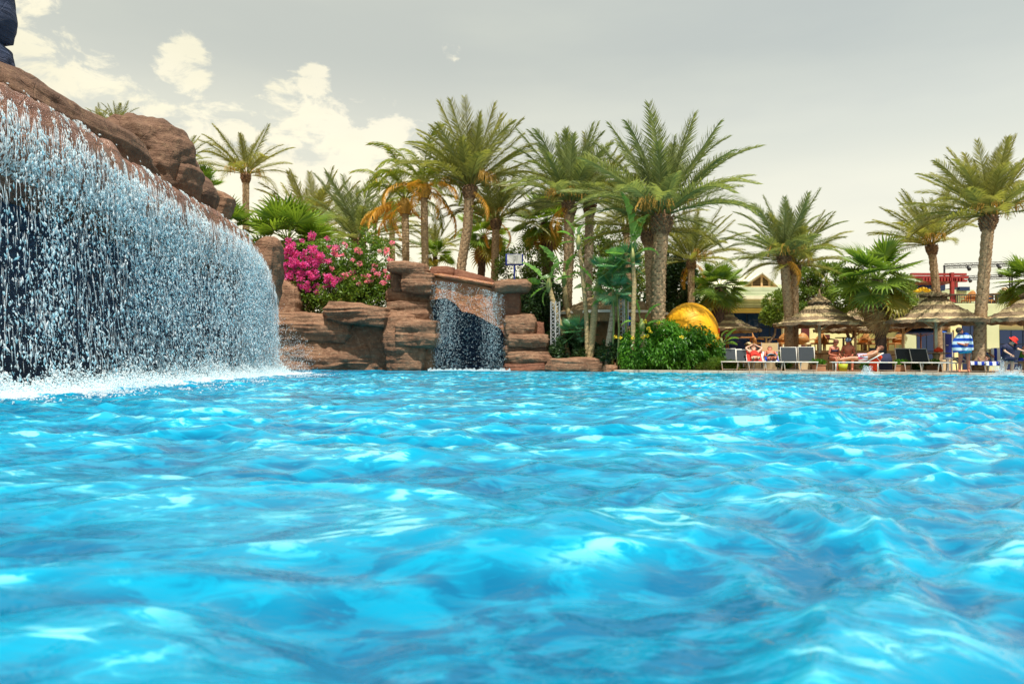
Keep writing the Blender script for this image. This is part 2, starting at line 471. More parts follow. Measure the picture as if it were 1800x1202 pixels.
def shore_fade(Y):
    return np.clip(1.15 - Y / 60.0, 0.45, 1)
rows = [0.30]
while rows[-1] < 37.0:
    y = rows[-1]
    rows.append(y + min(0.075, 0.011 + 0.0035 * y))
rows = np.array([-3, -2, -1, -0.4, 0, 0.15] + rows)
NC = 620
u = np.linspace(-1, 1, NC)
hw = np.maximum(rows, 0) * 0.80 + 2.6
GX = (u[None, :] * hw[:, None]).ravel(); GY = np.repeat(rows, NC)
GZ, DX_, DY_ = wave_height(GX, GY)
GZ = GZ * shore_fade(GY); GX0, GY0 = GX, GY
GX = GX + 0.75 * DX_; GY = GY + 0.75 * DY_
# splash zone: choppier under the left fall
dfall = np.abs(GX - (-6.15 - np.clip((GY - 8) / 15, 0, 1) * 1.1))
chop = np.exp(-(dfall / 1.3) ** 2) * (GY > 2) * (GY < 25)
GZ += chop * 0.07 * fbm(np.stack([GX * 3, GY * 3, GX * 0], 1), 3)
nr = len(rows)
idx = np.arange(nr * NC).reshape(nr, NC)
F = np.stack([idx[:-1, :-1].ravel(), idx[:-1, 1:].ravel(), idx[1:, 1:].ravel(), idx[1:, :-1].ravel()], 1)
V = np.stack([GX, GY, GZ], 1)
foam = np.exp(-(dfall / 0.85) ** 2) * (GY > 2) * (GY < 25)
me = npmesh('pool_water', V, F, True, foam)
m, nt, out = newmat('pool_water')
g = N(nt, 'ShaderNodeNewGeometry').outputs['Position']
sp = N(nt, 'ShaderNodeSeparateXYZ'); nt.links.new(g, sp.inputs[0])
at = N(nt, 'ShaderNodeAttribute', attribute_name='tint')
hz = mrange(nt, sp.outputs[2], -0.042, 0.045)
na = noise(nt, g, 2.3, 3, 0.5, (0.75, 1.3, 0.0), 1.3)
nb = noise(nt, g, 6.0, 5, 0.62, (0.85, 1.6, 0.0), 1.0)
fmix = mathn(nt, 'ADD', mathn(nt, 'MULTIPLY', hz, 0.50), mathn(nt, 'ADD', mathn(nt, 'MULTIPLY', mrange(nt, na, 0.43, 0.59), 0.27), mathn(nt, 'MULTIPLY', mrange(nt, nb, 0.45, 0.57), 0.27)))  # pale crests and noise patches paint sky reflections into the water colour
left_shade = mrange(nt, sp.outputs[0], -2.5, -6.5)  # shade beside the left fall, painted into the water colour
fmix = mathn(nt, 'SUBTRACT', fmix, mathn(nt, 'MULTIPLY', left_shade, 0.30))
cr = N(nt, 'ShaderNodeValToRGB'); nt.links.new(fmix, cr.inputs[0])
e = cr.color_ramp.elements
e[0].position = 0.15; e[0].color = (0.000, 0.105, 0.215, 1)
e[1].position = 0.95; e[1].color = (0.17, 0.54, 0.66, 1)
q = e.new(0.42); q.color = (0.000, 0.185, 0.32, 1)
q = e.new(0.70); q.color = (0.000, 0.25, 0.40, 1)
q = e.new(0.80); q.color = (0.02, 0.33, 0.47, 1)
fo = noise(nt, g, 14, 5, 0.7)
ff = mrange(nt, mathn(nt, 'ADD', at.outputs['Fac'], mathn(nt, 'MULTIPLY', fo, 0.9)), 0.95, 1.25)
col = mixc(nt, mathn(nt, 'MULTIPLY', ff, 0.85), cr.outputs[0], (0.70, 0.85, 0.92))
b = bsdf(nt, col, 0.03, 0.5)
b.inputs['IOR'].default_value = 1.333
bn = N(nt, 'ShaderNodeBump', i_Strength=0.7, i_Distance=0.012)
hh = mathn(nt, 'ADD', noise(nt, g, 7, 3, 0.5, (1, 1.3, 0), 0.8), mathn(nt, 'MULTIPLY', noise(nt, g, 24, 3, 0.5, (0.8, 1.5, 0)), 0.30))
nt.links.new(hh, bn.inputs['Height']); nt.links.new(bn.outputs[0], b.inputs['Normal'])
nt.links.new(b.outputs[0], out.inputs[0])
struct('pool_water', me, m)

# ================================================================== ROCKS
def cubesphere(n):
    V, F = [], []
    t = np.linspace(-1, 1, n)
    A, B = np.meshgrid(t, t, indexing='ij')
    base = 0
    for ax in range(3):
        for sg in (-1, 1):
            P = np.zeros((n, n, 3)); P[..., ax] = sg; P[..., (ax + 1) % 3] = A * sg; P[..., (ax + 2) % 3] = B
            V.append(P.reshape(-1, 3))
            i = np.arange(n * n).reshape(n, n) + base
            F.append(np.stack([i[:-1, :-1].ravel(), i[1:, :-1].ravel(), i[1:, 1:].ravel(), i[:-1, 1:].ravel()], 1))
            base += n * n
    V = np.concatenate(V); F = np.concatenate(F)
    key = np.round(V * 1e5).astype(np.int64)
    _, first, inv = np.unique(key, axis=0, return_index=True, return_inverse=True)
    return V[first], inv.ravel()[F]
_CS = {}
def rock_mesh(c, size, rot=0.0, tilt=(0, 0), rnd=0.35, amp=0.12, strata=0.05, seed=0, n=26, taper=(0, 0), stf=5.0):
    """a weathered boulder: centre, full size, yaw, tilt (about x, y), roundness, lumps, bedding"""
    if n not in _CS: _CS[n] = cubesphere(n)
    V, F = _CS[n]
    V = V * 1.0
    s = V / np.linalg.norm(V, axis=1)[:, None]
    rnd = min(0.8, rnd + 0.10)
    P = V * (1 - rnd) * 0.93 + s * rnd * 1.12
    # taper: top narrower (x), lean
    P[:, 0] *= 1 - taper[0] * (P[:, 2] + 1) / 2
    P[:, 1] *= 1 - taper[1] * (P[:, 2] + 1) / 2
    P = P * (np.array(size) / 2)
    Mx = np.array(Euler((tilt[0], tilt[1], rot)).to_matrix())
    P = P @ Mx.T; nrm = s @ Mx.T
    P = P + np.array(c)
    q = P + seed * 7.77
    d = 1.25 * amp * fbm(q * 0.9, 3) + amp * 0.7 * fbm(q * 2.6 + 11, 3)
    if strata:
        zz = P[:, 2] + 0.14 * vnoise(q * 0.7) + 0.05 * P[:, 0] * math.sin(seed)
        st = vnoise(np.stack([q[:, 0] * 0.35, q[:, 1] * 0.35, zz * stf], 1)) + 0.55 * vnoise(np.stack([q[:, 0] * 0.8, q[:, 1] * 0.8, zz * stf * 2.4], 1))
        side = np.sqrt(np.clip(1 - nrm[:, 2] ** 2, 0, 1))
        d = d + strata * st * side
    d = d + 0.018 * fbm(q * 7, 2)
    P = P + nrm * d[:, None]
    return P, F
def rock(parent, px0, py0, px1, py1, Y, depth, m='rock', name='boulder', rot=0.0, tilt=(0, 0), seed=0, **kw):
    a = W(px0, py0, Y); b_ = W(px1, py1, Y)
    w = abs(b_.x - a.x); h = abs(a.z - b_.z)
    c = ((a.x + b_.x) / 2, Y + depth / 2, (a.z + b_.z) / 2)
    P, F = rock_mesh(c, (w, depth, h), rot, tilt, seed=seed, **kw)
    P = P - np.array(parent.location)
    return obj(name, npmesh(name, P, F, True), M[m], parent)

# ---- droplets ----
OCT = np.array([(1, 0, 0), (-1, 0, 0), (0, 1, 0), (0, -1, 0), (0, 0, 1), (0, 0, -1)], dtype=np.float64)
OCF = np.array([(0, 2, 4), (2, 1, 4), (1, 3, 4), (3, 0, 4), (2, 0, 5), (1, 2, 5), (3, 1, 5), (0, 3, 5)])
def droplets(name, P, sx, sz, m, parent=None, axis=None, seed=0):
    """P centres (n,3); sx radius, sz half length; axis (n,3) long direction"""
    r = np.random.RandomState(seed)
    n = len(P)
    if axis is None: axis = np.tile([0, 0, 1.0], (n, 1))
    axis = axis + r.normal(0, 0.12, (n, 3)); axis /= np.linalg.norm(axis, axis=1)[:, None]
    a = np.cross(axis, r.normal(0, 1, (n, 3))); a /= np.linalg.norm(a, axis=1)[:, None]
    b = np.cross(axis, a)
    V = (P[:, None, :] + OCT[None, :, 0:1] * a[:, None, :] * sx[:, None, None] + OCT[None, :, 1:2] * b[:, None, :] * sx[:, None, None]
         + OCT[None, :, 2:3] * axis[:, None, :] * sz[:, None, None])
    F = (OCF[None] + (np.arange(n) * 6)[:, None, None]).reshape(-1, 3)
    tint = np.repeat(r.rand(n), 6)
    return obj(name, npmesh(name, V.reshape(-1, 3), F, True, tint), m, parent)
def dropmat(name, c1, c2, clear=0.25):
    m, nt, out = newmat(name)
    at = N(nt, 'ShaderNodeAttribute', attribute_name='tint')
    col = mixc(nt, at.outputs['Fac'], c1, c2)
    b = bsdf(nt, col, 0.3, 0.3)
    t = N(nt, 'ShaderNodeBsdfTranslucent'); nt.links.new(col, t.inputs[0])
    mx = N(nt, 'ShaderNodeMixShader', i_Fac=0.5)
    nt.links.new(b.outputs[0], mx.inputs[1]); nt.links.new(t.outputs[0], mx.inputs[2])
    tr = N(nt, 'ShaderNodeBsdfTransparent'); m2 = N(nt, 'ShaderNodeMixShader', i_Fac=clear)
    nt.links.new(mx.outputs[0], m2.inputs[1]); nt.links.new(tr.outputs[0], m2.inputs[2]); nt.links.new(m2.outputs[0], out.inputs[0])
    return m
M['drop'] = dropmat('falling_drops', (0.42, 0.76, 0.88), (0.97, 0.99, 1.0))
M['foam'] = dropmat('foam_drops', (0.74, 0.90, 0.96), (0.98, 0.99, 0.98))
M['strand'] = dropmat('thin_strands', (0.7, 0.88, 0.96), (0.98, 0.99, 1.0), 0.4)

# ---- big left waterfall: lip line from the photograph at its true depth (lip about 4.1 m over the water)
lp = [(-170, 62, 8.3), (-90, 100, 8.8), (0, 145, 9.38), (60, 178, 9.9), (130, 215, 10.75), (200, 262, 12.1), (250, 298, 13.4), (300, 330, 14.8), (350, 357, 16.2), (400, 388, 18.2), (430, 412, 20.2), (450, 442, 21.6), (461, 475, 22.3), (467, 520, 22.7)]
LP = np.array([list(W(*p)) for p in lp])
# continue towards the viewer's side, out of the frame
LP = np.concatenate([np.array([[LP[0][0] - 0.1, LP[0][1] - 3.5, LP[0][2]]]), LP])
tt = np.concatenate([[0], np.cumsum(np.linalg.norm(np.diff(LP, axis=0), axis=1))])
def lip(s):
    """s 0..1 along the lip"""
    q = np.asarray(s) * tt[-1]
    return np.stack([np.interp(q, tt, LP[:, k]) for k in range(3)], -1)
def lip_sm(s):
    s = np.asarray(s)
    return sum(lip(np.clip(s + d, 0, 1)) for d in (-0.02, -0.01, 0, 0.01, 0.02)) / 5
def lip_nrm(s):
    a = lip_sm(np.clip(np.asarray(s) + 0.02, 0, 1)) - lip_sm(np.clip(np.asarray(s) - 0.02, 0, 1))
    a[..., 2] = 0; a /= np.linalg.norm(a, axis=-1)[..., None]
    return np.stack([a[..., 1], -a[..., 0], np.zeros(a.shape[:-1])], -1)      # towards the pool (+x)
wf = thing('rock_waterfall', 'huge brown rock waterfall at the left with water pouring over its long sloping lip', 'waterfall', (-7.5, 14, 0))
prof = [(-1.9, -0.5), (-1.2, -0.25), (-0.6, -0.12), (-0.25, -0.04), (0, 0), (0.10, -0.04), (0.20, -0.16), (0.28, -0.36), (0.33, -0.6), (0.35, -0.85), (0.33, -1.05), (0.25, -1.2), (0.05, -1.3), (-0.3, -1.36), (-0.8, -1.4)]
pr = np.array(prof)
def sweep(prof, ns, s0=0.0, s1=1.0, up=6, amp=0.07, seed=0, zmin=None):
    pr = np.array(prof, dtype=float)
    q = np.linspace(0, len(pr) - 1, (len(pr) - 1) * up + 1)
    pr = np.stack([np.interp(q, range(len(pr)), pr[:, k]) for k in (0, 1)], 1)
    s = np.linspace(s0, s1, ns)
    c = lip_sm(s); nr_ = lip_nrm(s)
    sc = np.clip(c[:, 2] / 4.1, 0.3, 1)
    P = c[:, None, :] + nr_[:, None, :] * pr[None, :, 0:1]
    P[..., 2] += pr[None, :, 1] * np.clip(sc, 0.5, 1)[:, None]
    sh = P.shape; P = P.reshape(-1, 3)
    # normals by differences
    Q = P.reshape(sh)
    du = np.gradient(Q, axis=0); dv = np.gradient(Q, axis=1)
    nn = np.cross(du, dv).reshape(-1, 3); nn /= (np.linalg.norm(nn, axis=1)[:, None] + 1e-9)
    if zmin is not None: pass
    d = amp * fbm(P * np.array([2.2, 1.8, 1.3]) + seed, 4) + amp * 0.5 * fbm(P * np.array([6, 7, 2.0]) + seed, 3)
    P = P + nn * d[:, None]
    i = np.arange(sh[0] * sh[1]).reshape(sh[0], sh[1])
    F = np.stack([i[:-1, :-1].ravel(), i[:-1, 1:].ravel(), i[1:, 1:].ravel(), i[1:, :-1].ravel()], 1)
    return P, F
P, F = sweep(prof, 420, amp=0.085)
obj('wet_ledge', npmesh('wet_ledge', P - np.array(wf.location), F, True), M['rock_wet_dark'], wf)
# cave wall behind the curtain
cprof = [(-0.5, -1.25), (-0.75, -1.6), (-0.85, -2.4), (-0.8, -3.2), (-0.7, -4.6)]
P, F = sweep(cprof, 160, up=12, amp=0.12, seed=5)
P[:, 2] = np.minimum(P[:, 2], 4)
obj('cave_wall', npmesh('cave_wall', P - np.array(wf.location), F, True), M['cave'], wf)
# dark ridge behind the lip
rp = [(-120, 40, 9.6), (-30, 100, 10.4), (0, 113, 10.6), (30, 124, 10.9), (60, 143, 11.3), (110, 170, 12.0), (160, 196, 12.8), (200, 215, 13.4), (235, 243, 14.2), (252, 275, 14.8), (262, 310, 15.2)]
RP = np.array([list(W(p[0], p[1] - 9, p[2])) for p in rp])
ts = np.linspace(0, len(rp) - 1, 110)
RC = np.stack([np.interp(ts, range(len(rp)), RP[:, k]) for k in range(3)], 1)
rpr = np.array([(-2.4, -4.2), (-2.2, -1.8), (-1.5, -0.5), (-0.8, -0.1), (-0.25, 0.0), (0.05, -0.07), (0.28, -0.28), (0.40, -0.55), (0.3, -0.95), (0.05, -1.3)])
qq = np.linspace(0, len(rpr) - 1, 64)
rpr = np.stack([np.interp(qq, range(len(rpr)), rpr[:, k]) for k in (0, 1)], 1)
P = RC[:, None, :] + np.array([1.0, -0.25, 0])[None, None, :] * rpr[None, :, 0:1]
P[..., 2] += rpr[None, :, 1]
sh = P.shape; du = np.gradient(P, axis=0); dv = np.gradient(P, axis=1)
nn = np.cross(du, dv).reshape(-1, 3); nn /= np.linalg.norm(nn, axis=1)[:, None]
P = P.reshape(-1, 3); P = P + nn * (0.10 * fbm(P * np.array([1.2, 0.9, 2.6]), 4) + 0.035 * fbm(P * np.array([3, 3, 12.]), 3))[:, None]
i = np.arange(sh[0] * sh[1]).reshape(sh[0], sh[1])
F = np.stack([i[:-1, :-1].ravel(), i[:-1, 1:].ravel(), i[1:, 1:].ravel(), i[1:, :-1].ravel()], 1)
obj('rock_ridge', npmesh('rock_ridge', P - np.array(wf.location), F, True), M['rock_dark'], wf)
def boulder(px0, py0, px1, py1, Y, depth, **kw): return rock(wf, px0, py0, px1, py1, Y, depth, **kw)
boulder(134, 188, 286, 400, 15.4, 1.8, m='rock_dark', tilt=(0, R(18)), seed=3, rnd=0.75, amp=0.22, strata=0.02, n=44, taper=(0.15, 0))
boulder(188, 238, 310, 420, 15.9, 1.5, m='rock_dark', tilt=(0, R(26)), seed=4, rnd=0.65, amp=0.07, strata=0.03, n=36)
boulder(258, 290, 346, 420, 17.2, 1.3, m='rock_dark', tilt=(0, R(30)), seed=18, rnd=0.6, amp=0.07, strata=0.03, n=30)
boulder(352, 330, 396, 396, 18.6, 0.8, m='rock', tilt=(0, R(20)), seed=5, rnd=0.6, amp=0.08, strata=0.03, n=22)
boulder(432, 410, 474, 560, 23.6, 1.6, m='rock', seed=6, rnd=0.55, amp=0.12, strata=0.03, n=26, tilt=(0, R(6)))
boulder(-300, 330, 150, 640, 17.5, 3.0, m='rock_dark', seed=9, rnd=0.3, amp=0.2, n=30)
boulder(300, 445, 425, 660, 24.5, 2.5, m='rock_dark', seed=10, rnd=0.3, amp=0.2, n=24)
# navy sculpted pillar at the corner
pil = thing('rock_pillar', 'dark navy rock pillar rising above the left end of the waterfall', 'rock', W(8, 118, 11.2))
rock(pil, -120, 60, -10, 150, 11.0, 0.6, m='rock_navy', seed=12, rnd=0.35, amp=0.05, strata=0.0, n=22)
rock(pil, -120, -60, -8, 66, 11.0, 0.6, m='rock_navy', seed=13, rnd=0.4, amp=0.05, strata=0.0, n=22)

# ---- falling water of the left fall
rs = np.random.RandomState(11)
def fall_pts(n, s0=0.02, s1=1.0):
    s = s0 + (s1 - s0) * rs.rand(n)
    keep = 0.5 + 0.5 * np.clip(vnoise(np.stack([s * 60, s * 0, s * 0], 1)) * 1.2 + 0.6, 0, 1)
    return s[rs.rand(n) < keep]
# film of streaks over the ledge
n = 60000
s = rs.rand(n) * 0.99
v = rs.rand(n) ** 0.75 * 7.0 + 4.3           # profile parameter 4.3 .. 11.3
strk = vnoise(np.stack([s * 260, v * 0.55, s * 0], 1)) + 0.6 * vnoise(np.stack([s * 700, v * 1.1, s * 0 + 4], 1))
patch = vnoise(np.stack([s * 38, v * 0.7, s * 0 + 8], 1))
keep = strk + 0.5 * patch > (1.05 - 0.20 * (v - 4.3)) + 0.16 * rs.randn(n)
s, v = s[keep], v[keep]
c = lip_sm(s); nr_ = lip_nrm(s)
pz = np.clip(np.clip(c[:, 2] / 4.1, 0.3, 1), 0.5, 1)
off = np.interp(v, range(len(pr)), pr[:, 0]); dz = np.interp(v, range(len(pr)), pr[:, 1])
off2 = np.interp(v + 0.3, range(len(pr)), pr[:, 0]); dz2 = np.interp(v + 0.3, range(len(pr)), pr[:, 1])
P = c + nr_ * (off + 0.03)[:, None]; P[:, 2] += dz * pz
# same surface displacement as the ledge
T = nr_ * (off2 - off)[:, None]; T[:, 2] += (dz2 - dz) * pz
T /= np.linalg.norm(T, axis=1)[:, None] + 1e-9
tang = np.stack([-nr_[:, 1], nr_[:, 0], nr_[:, 2] * 0], 1)
nn = np.cross(T, tang); nn *= np.sign((nn * nr_).sum(1))[:, None]
P0 = P - nr_ * 0.03
d = 0.085 * fbm(P0 * np.array([2.2, 1.8, 1.3]), 4) + 0.0425 * fbm(P0 * np.array([6, 7, 2.0]), 3)
P = P0 + nn * (np.maximum(d, -d * 0.3) + 0.012 + 0.03 * rs.rand(len(P))[:, ])[:, None]
sc_ = (0.6 + 0.8 * rs.rand(len(P)))
fl = droplets('water_film', P, 0.0074 * sc_, 0.026 * sc_ * (0.5 + rs.rand(len(P))), M['foam'], None, T, 1)
tag(fl, 'white film of water running in streaks down the brown lip of the big left waterfall', 'water'); fl['kind'] = 'stuff'
# free curtain
def curtain(n, seed, thick=0.35, s1=1.0):
    r = np.random.RandomState(seed)
    s = r.rand(n) * s1
    # clumps of strands
    h = r.rand(n) ** 0.9
    c = lip_sm(s); nr_ = lip_nrm(s)
    pz = np.clip(np.clip(c[:, 2] / 4.1, 0.3, 1), 0.5, 1)
    ztop = c[:, 2] - 0.55 * pz
    z = ztop * (1 - h)
    strand = vnoise(np.stack([s * 130, h * 1.6, s * 0 + seed], 1)) + 0.6 * vnoise(np.stack([s * 420, h * 5, s * 0 + seed + 9], 1))
    keep = r.rand(n) < np.clip(0.16 + 0.56 * s + 0.8 * strand - 0.25 * (h - 0.3) + 0.35 * (s > 0.93), 0.10, 1)
    off = (0.36 + 0.10 * np.sqrt(h)) * (1 - 0.6 * np.clip((s - 0.85) / 0.15, 0, 1)) + r.normal(0, 1, n) * (0.03 + thick * 0.5 * h)
    P = c + nr_ * off[:, None]
    P[:, 2] = z
    P[:, 1] += r.normal(0, 0.03 + 0.1 * h, n)
    ax = np.stack([0.15 * nr_[:, 0], 0.15 * nr_[:, 1], -np.ones(n)], 1) + r.normal(0, 0.28, (n, 3))
    return P[keep], ax[keep], r, h[keep]
P, ax, r, h = curtain(104000, 21)
szf = (0.35 + 1.1 * r.rand(len(P)) ** 2.2) * np.clip(1.35 - (P[:, 1] - 9) * 0.03, 0.85, 1.15)
cu = droplets('falling_water', P, 0.0098 * szf, 0.023 * szf * (0.7 + 0.9 * r.rand(len(P))), M['drop'], None, ax, 2)
tag(cu, 'curtain of blue-white drops falling from the big left waterfall into the pool', 'water'); cu['kind'] = 'stuff'
r = np.random.RandomState(33)
n = 9000
sa = np.clip(np.round(r.rand(n) * 150) / 150 + r.normal(0, 0.0016, n), 0, 1); h = r.rand(n) ** 1.5 * 0.92
c = lip_sm(sa); nr_ = lip_nrm(sa)
P = c + nr_ * (0.36 + 0.10 * np.sqrt(h) + r.normal(0, .025, n))[:, None]
P[:, 2] = (c[:, 2] - 0.5) * (1 - h)
o = droplets('falling_strands', P, 0.0042 * (0.6 + r.rand(n)), 0.05 + 0.11 * r.rand(n), M['strand'], None, np.stack([0.10 * nr_[:, 0], 0.1 * nr_[:, 1], -np.ones(n)], 1) * 3, 34)
tag(o, 'thin white strands of water falling straight from the lip of the big left waterfall', 'water'); o['kind'] = 'stuff'
# stray drops thrown off the far end
n = 5000
s = np.full(n, 0.985) + rs.rand(n) * 0.015
c = lip_sm(s)
P = c + np.stack([rs.rand(n) ** 2 * 1.5 + 0.05, rs.normal(0, .5, n) - 0.3, 0 * s], 1)
P[:, 2] = rs.rand(n) ** 1.6 * 3.0 * np.exp(-(P[:, 0] - c[:, 0]) * 0.8)
szf = 0.3 + 0.7 * rs.rand(n)
o = droplets('stray_spray', P, 0.010 * szf, 0.013 * szf, M['foam'], None, None, 5)
tag(o, 'loose spray drifting off the far end of the big waterfall beside the brown rocks', 'water'); o['kind'] = 'stuff'
# foam where the curtain lands
n = 85000
s = rs.rand(n)
c = lip_sm(s); nr_ = lip_nrm(s)
dd = 0.50 + rs.normal(0, 0.30, n) + (rs.rand(n) < 0.25) * rs.rand(n) ** 2 * 1.6
P = c + nr_ * dd[:, None]
hh_ = 0.42 * np.exp(-((dd - 0.5) / 0.42) ** 2) * (0.55 + 0.6 * fbm(np.stack([s * 90, dd * 2, s * 0], 1), 3))
P[:, 2] = rs.rand(n) ** 2.2 * np.clip(hh_, 0.03, 1) * 1.3 - 0.01
szf = 0.4 + 0.9 * rs.rand(n)
o = droplets('splash_foam', P, 0.0125 * szf, 0.016 * szf, M['foam'], None, rs.normal(0, 1, (n, 3)), 6)
tag(o, 'band of white foam and splashes where the big left waterfall hits the pool', 'foam'); o['kind'] = 'stuff'

# ---- rock bank between the two falls
bank = thing('rock_bank', 'long layered brown rock bank below the bougainvillea', 'rock', WZ(600, 33, 0))
D0 = 32.5
def bk(px0, py0, px1, py1, dY=0.0, depth=1.6, **kw):
    return rock(bank, px0, py0, px1, py1, D0 + dY, depth, **kw)
bk(440, 486, 524, 660, 0.2, 1.8, seed=20, rnd=0.45, amp=0.16, strata=0.05, n=34, taper=(0.25, 0), tilt=(0, R(5)))
bk(448, 548, 622, 602, -0.35, 2.0, seed=21, rnd=0.35, amp=0.10, strata=0.09, n=44, tilt=(0, R(4)))
bk(560, 530, 684, 571, -0.75, 2.2, seed=22, rnd=0.4, amp=0.10, strata=0.09, n=40, tilt=(0, R(7)))
bk(450, 592, 660, 672, -0.15, 2.0, seed=23, rnd=0.35, amp=0.16, strata=0.07, n=44)
bk(590, 556, 716, 672, 0.0, 2.0, seed=24, rnd=0.3, amp=0.16, strata=0.02, n=36)
bk(668, 545, 738, 640, -0.6, 1.9, seed=25, rnd=0.55, amp=0.12, strata=0.03, n=34, tilt=(0, R(-5)))
bk(690, 560, 770, 612, -0.85, 2.1, seed=26, rnd=0.3, amp=0.09, strata=0.09, n=38, tilt=(0, R(3)))
bk(676, 598, 742, 668, -0.5, 1.8, seed=27, rnd=0.5, amp=0.12, strata=0.05, n=30, taper=(-0.25, 0), tilt=(0, R(8)))
bk(738, 606, 760, 668, 0.0, 1.6, seed=28, rnd=0.3, amp=0.06, strata=0.04, n=20)
bk(520, 560, 700, 668, 0.9, 2.6, seed=29, rnd=0.3, amp=0.1, n=22)

# ---- small waterfall with its stacked rocks
sw = thing('rock_grotto', 'smaller stacked rock waterfall with a dark cave behind its curtain', 'waterfall', WZ(825, 34, 0))
def gk(px0, py0, px1, py1, dY=0.0, depth=1.4, **kw):
    return rock(sw, px0, py0, px1, py1, D0 + dY, depth, **kw)
gk(672, 527, 757, 574, -0.1, 1.8, seed=30, rnd=0.3, amp=0.09, strata=0.06, n=34)
gk(674, 504, 762, 538, 0.4, 1.8, seed=31, rnd=0.35, amp=0.10, strata=0.06, n=26)
gk(700, 474, 764, 517, -0.3, 1.7, seed=32, rnd=0.35, amp=0.06, strata=0.06, n=34, tilt=(0, R(4)))
gk(684, 470, 708, 515, 0.2, 1.4, m='rock_dark', seed=33, rnd=0.3, amp=0.05, n=18)
gk(677, 457, 751, 481, -0.35, 1.8, seed=34, rnd=0.4, amp=0.05, strata=0.08, n=34, tilt=(0, R(4)))
gk(752, 466, 800, 492, 0.7, 1.5, m='rock_red', seed=35, rnd=0.45, amp=0.06, strata=0.01, n=26)
gk(790, 478, 872, 512, 0.9, 1.4, m='rock_red', seed=36, rnd=0.5, amp=0.06, strata=0.02, n=28, tilt=(0, R(15)))
gk(864, 488, 934, 514, -0.4, 1.7, seed=37, rnd=0.5, amp=0.07, strata=0.06, n=34, tilt=(0, R(-4)))
gk(880, 506, 916, 562, 0.1, 1.3, m='rock_red', seed=38, rnd=0.3, amp=0.07, strata=0.01, n=26)
gk(884, 549, 944, 592, -0.1, 1.5, m='rock', seed=39, rnd=0.3, amp=0.10, strata=0.03, n=32, tilt=(0, R(-3)))
gk(888, 585, 968, 612, -0.3, 1.7, m='rock', seed=40, rnd=0.35, amp=0.06, strata=0.07, n=34)
gk(884, 604, 964, 626, 0.0, 1.5, m='rock_dark', seed=41, rnd=0.3, amp=0.05, strata=0.05, n=24)
gk(888, 614, 973, 642, -0.35, 1.7, m='rock', seed=42, rnd=0.4, amp=0.07, strata=0.08, n=34)
gk(880, 636, 964, 668, -0.45, 1.7, m='rock_red', seed=43, rnd=0.35, amp=0.06, strata=0.07, n=30)
gk(884, 560, 960, 660, 0.6, 2.0, m='rock_red', seed=44, rnd=0.2, amp=0.05, n=18)
# overhanging wet face: sheet with an arched lower edge, given depth
def face(parent, name, top, bot, Y, depth, m, amp=0.07, seed=0, nx=90, nz=40):
    xs = np.linspace(top[0][0], top[-1][0], nx)
    zt = np.interp(xs, [p[0] for p in top], [p[1] for p in top]); zb = np.interp(xs, [p[0] for p in bot], [p[1] for p in bot])
    A = []
    prof = np.linspace(0, 1, nz)
    for a, b_, x in zip(zt, zb, xs):
        row = [W(x, a, Y + depth)] + [W(x, a + (b_ - a) * q, Y) for q in prof] + [W(x, b_, Y + depth)]
        # round the top
        A.append([list(p) for p in row])
    P = np.array(A); sh = P.shape
    Pf = P.reshape(-1, 3)
    d = amp * fbm(Pf * np.array([1.4, 1, 1.0]) + seed, 4) + 0.035 * fbm(Pf * 5 + seed, 3)
    Pf[:, 1] -= d
    i = np.arange(sh[0] * sh[1]).reshape(sh[0], sh[1])
    F = np.stack([i[:-1, :-1].ravel(), i[1:, :-1].ravel(), i[1:, 1:].ravel(), i[:-1, 1:].ravel()], 1)
    return obj(name, npmesh(name, Pf - np.array(parent.location), F, True), M[m], parent)
face(sw, 'wet_face', [(755, 487), (800, 493), (850, 503), (892, 513)], [(755, 528), (784, 524), (800, 534), (812, 548), (832, 552), (858, 566), (880, 578), (892, 600)], D0 + 0.25, 0.9, 'rock_wet', 0.10, 2)
gk(758, 487, 884, 497, 0.0, 0.7, m='rock_wet', name='lip', seed=45, rnd=0.5, amp=0.03, strata=0.01, n=30, tilt=(0, R(9.5)))
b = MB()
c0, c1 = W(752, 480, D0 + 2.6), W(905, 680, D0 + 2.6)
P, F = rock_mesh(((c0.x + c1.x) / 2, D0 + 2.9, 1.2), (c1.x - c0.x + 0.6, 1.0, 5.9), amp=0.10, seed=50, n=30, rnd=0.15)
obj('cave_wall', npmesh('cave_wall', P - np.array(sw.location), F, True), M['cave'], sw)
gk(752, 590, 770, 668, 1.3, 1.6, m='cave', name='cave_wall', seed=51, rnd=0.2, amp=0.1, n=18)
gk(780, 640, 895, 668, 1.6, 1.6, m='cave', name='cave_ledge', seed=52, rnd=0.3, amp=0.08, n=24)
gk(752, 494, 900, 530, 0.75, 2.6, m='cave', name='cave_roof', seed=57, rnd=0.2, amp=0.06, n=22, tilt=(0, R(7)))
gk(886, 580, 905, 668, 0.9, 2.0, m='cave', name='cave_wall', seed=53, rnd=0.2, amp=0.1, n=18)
gk(680, 560, 760, 668, 1.0, 2.4, m='rock_dark', name='boulder', seed=54, rnd=0.2, amp=0.1, n=18)
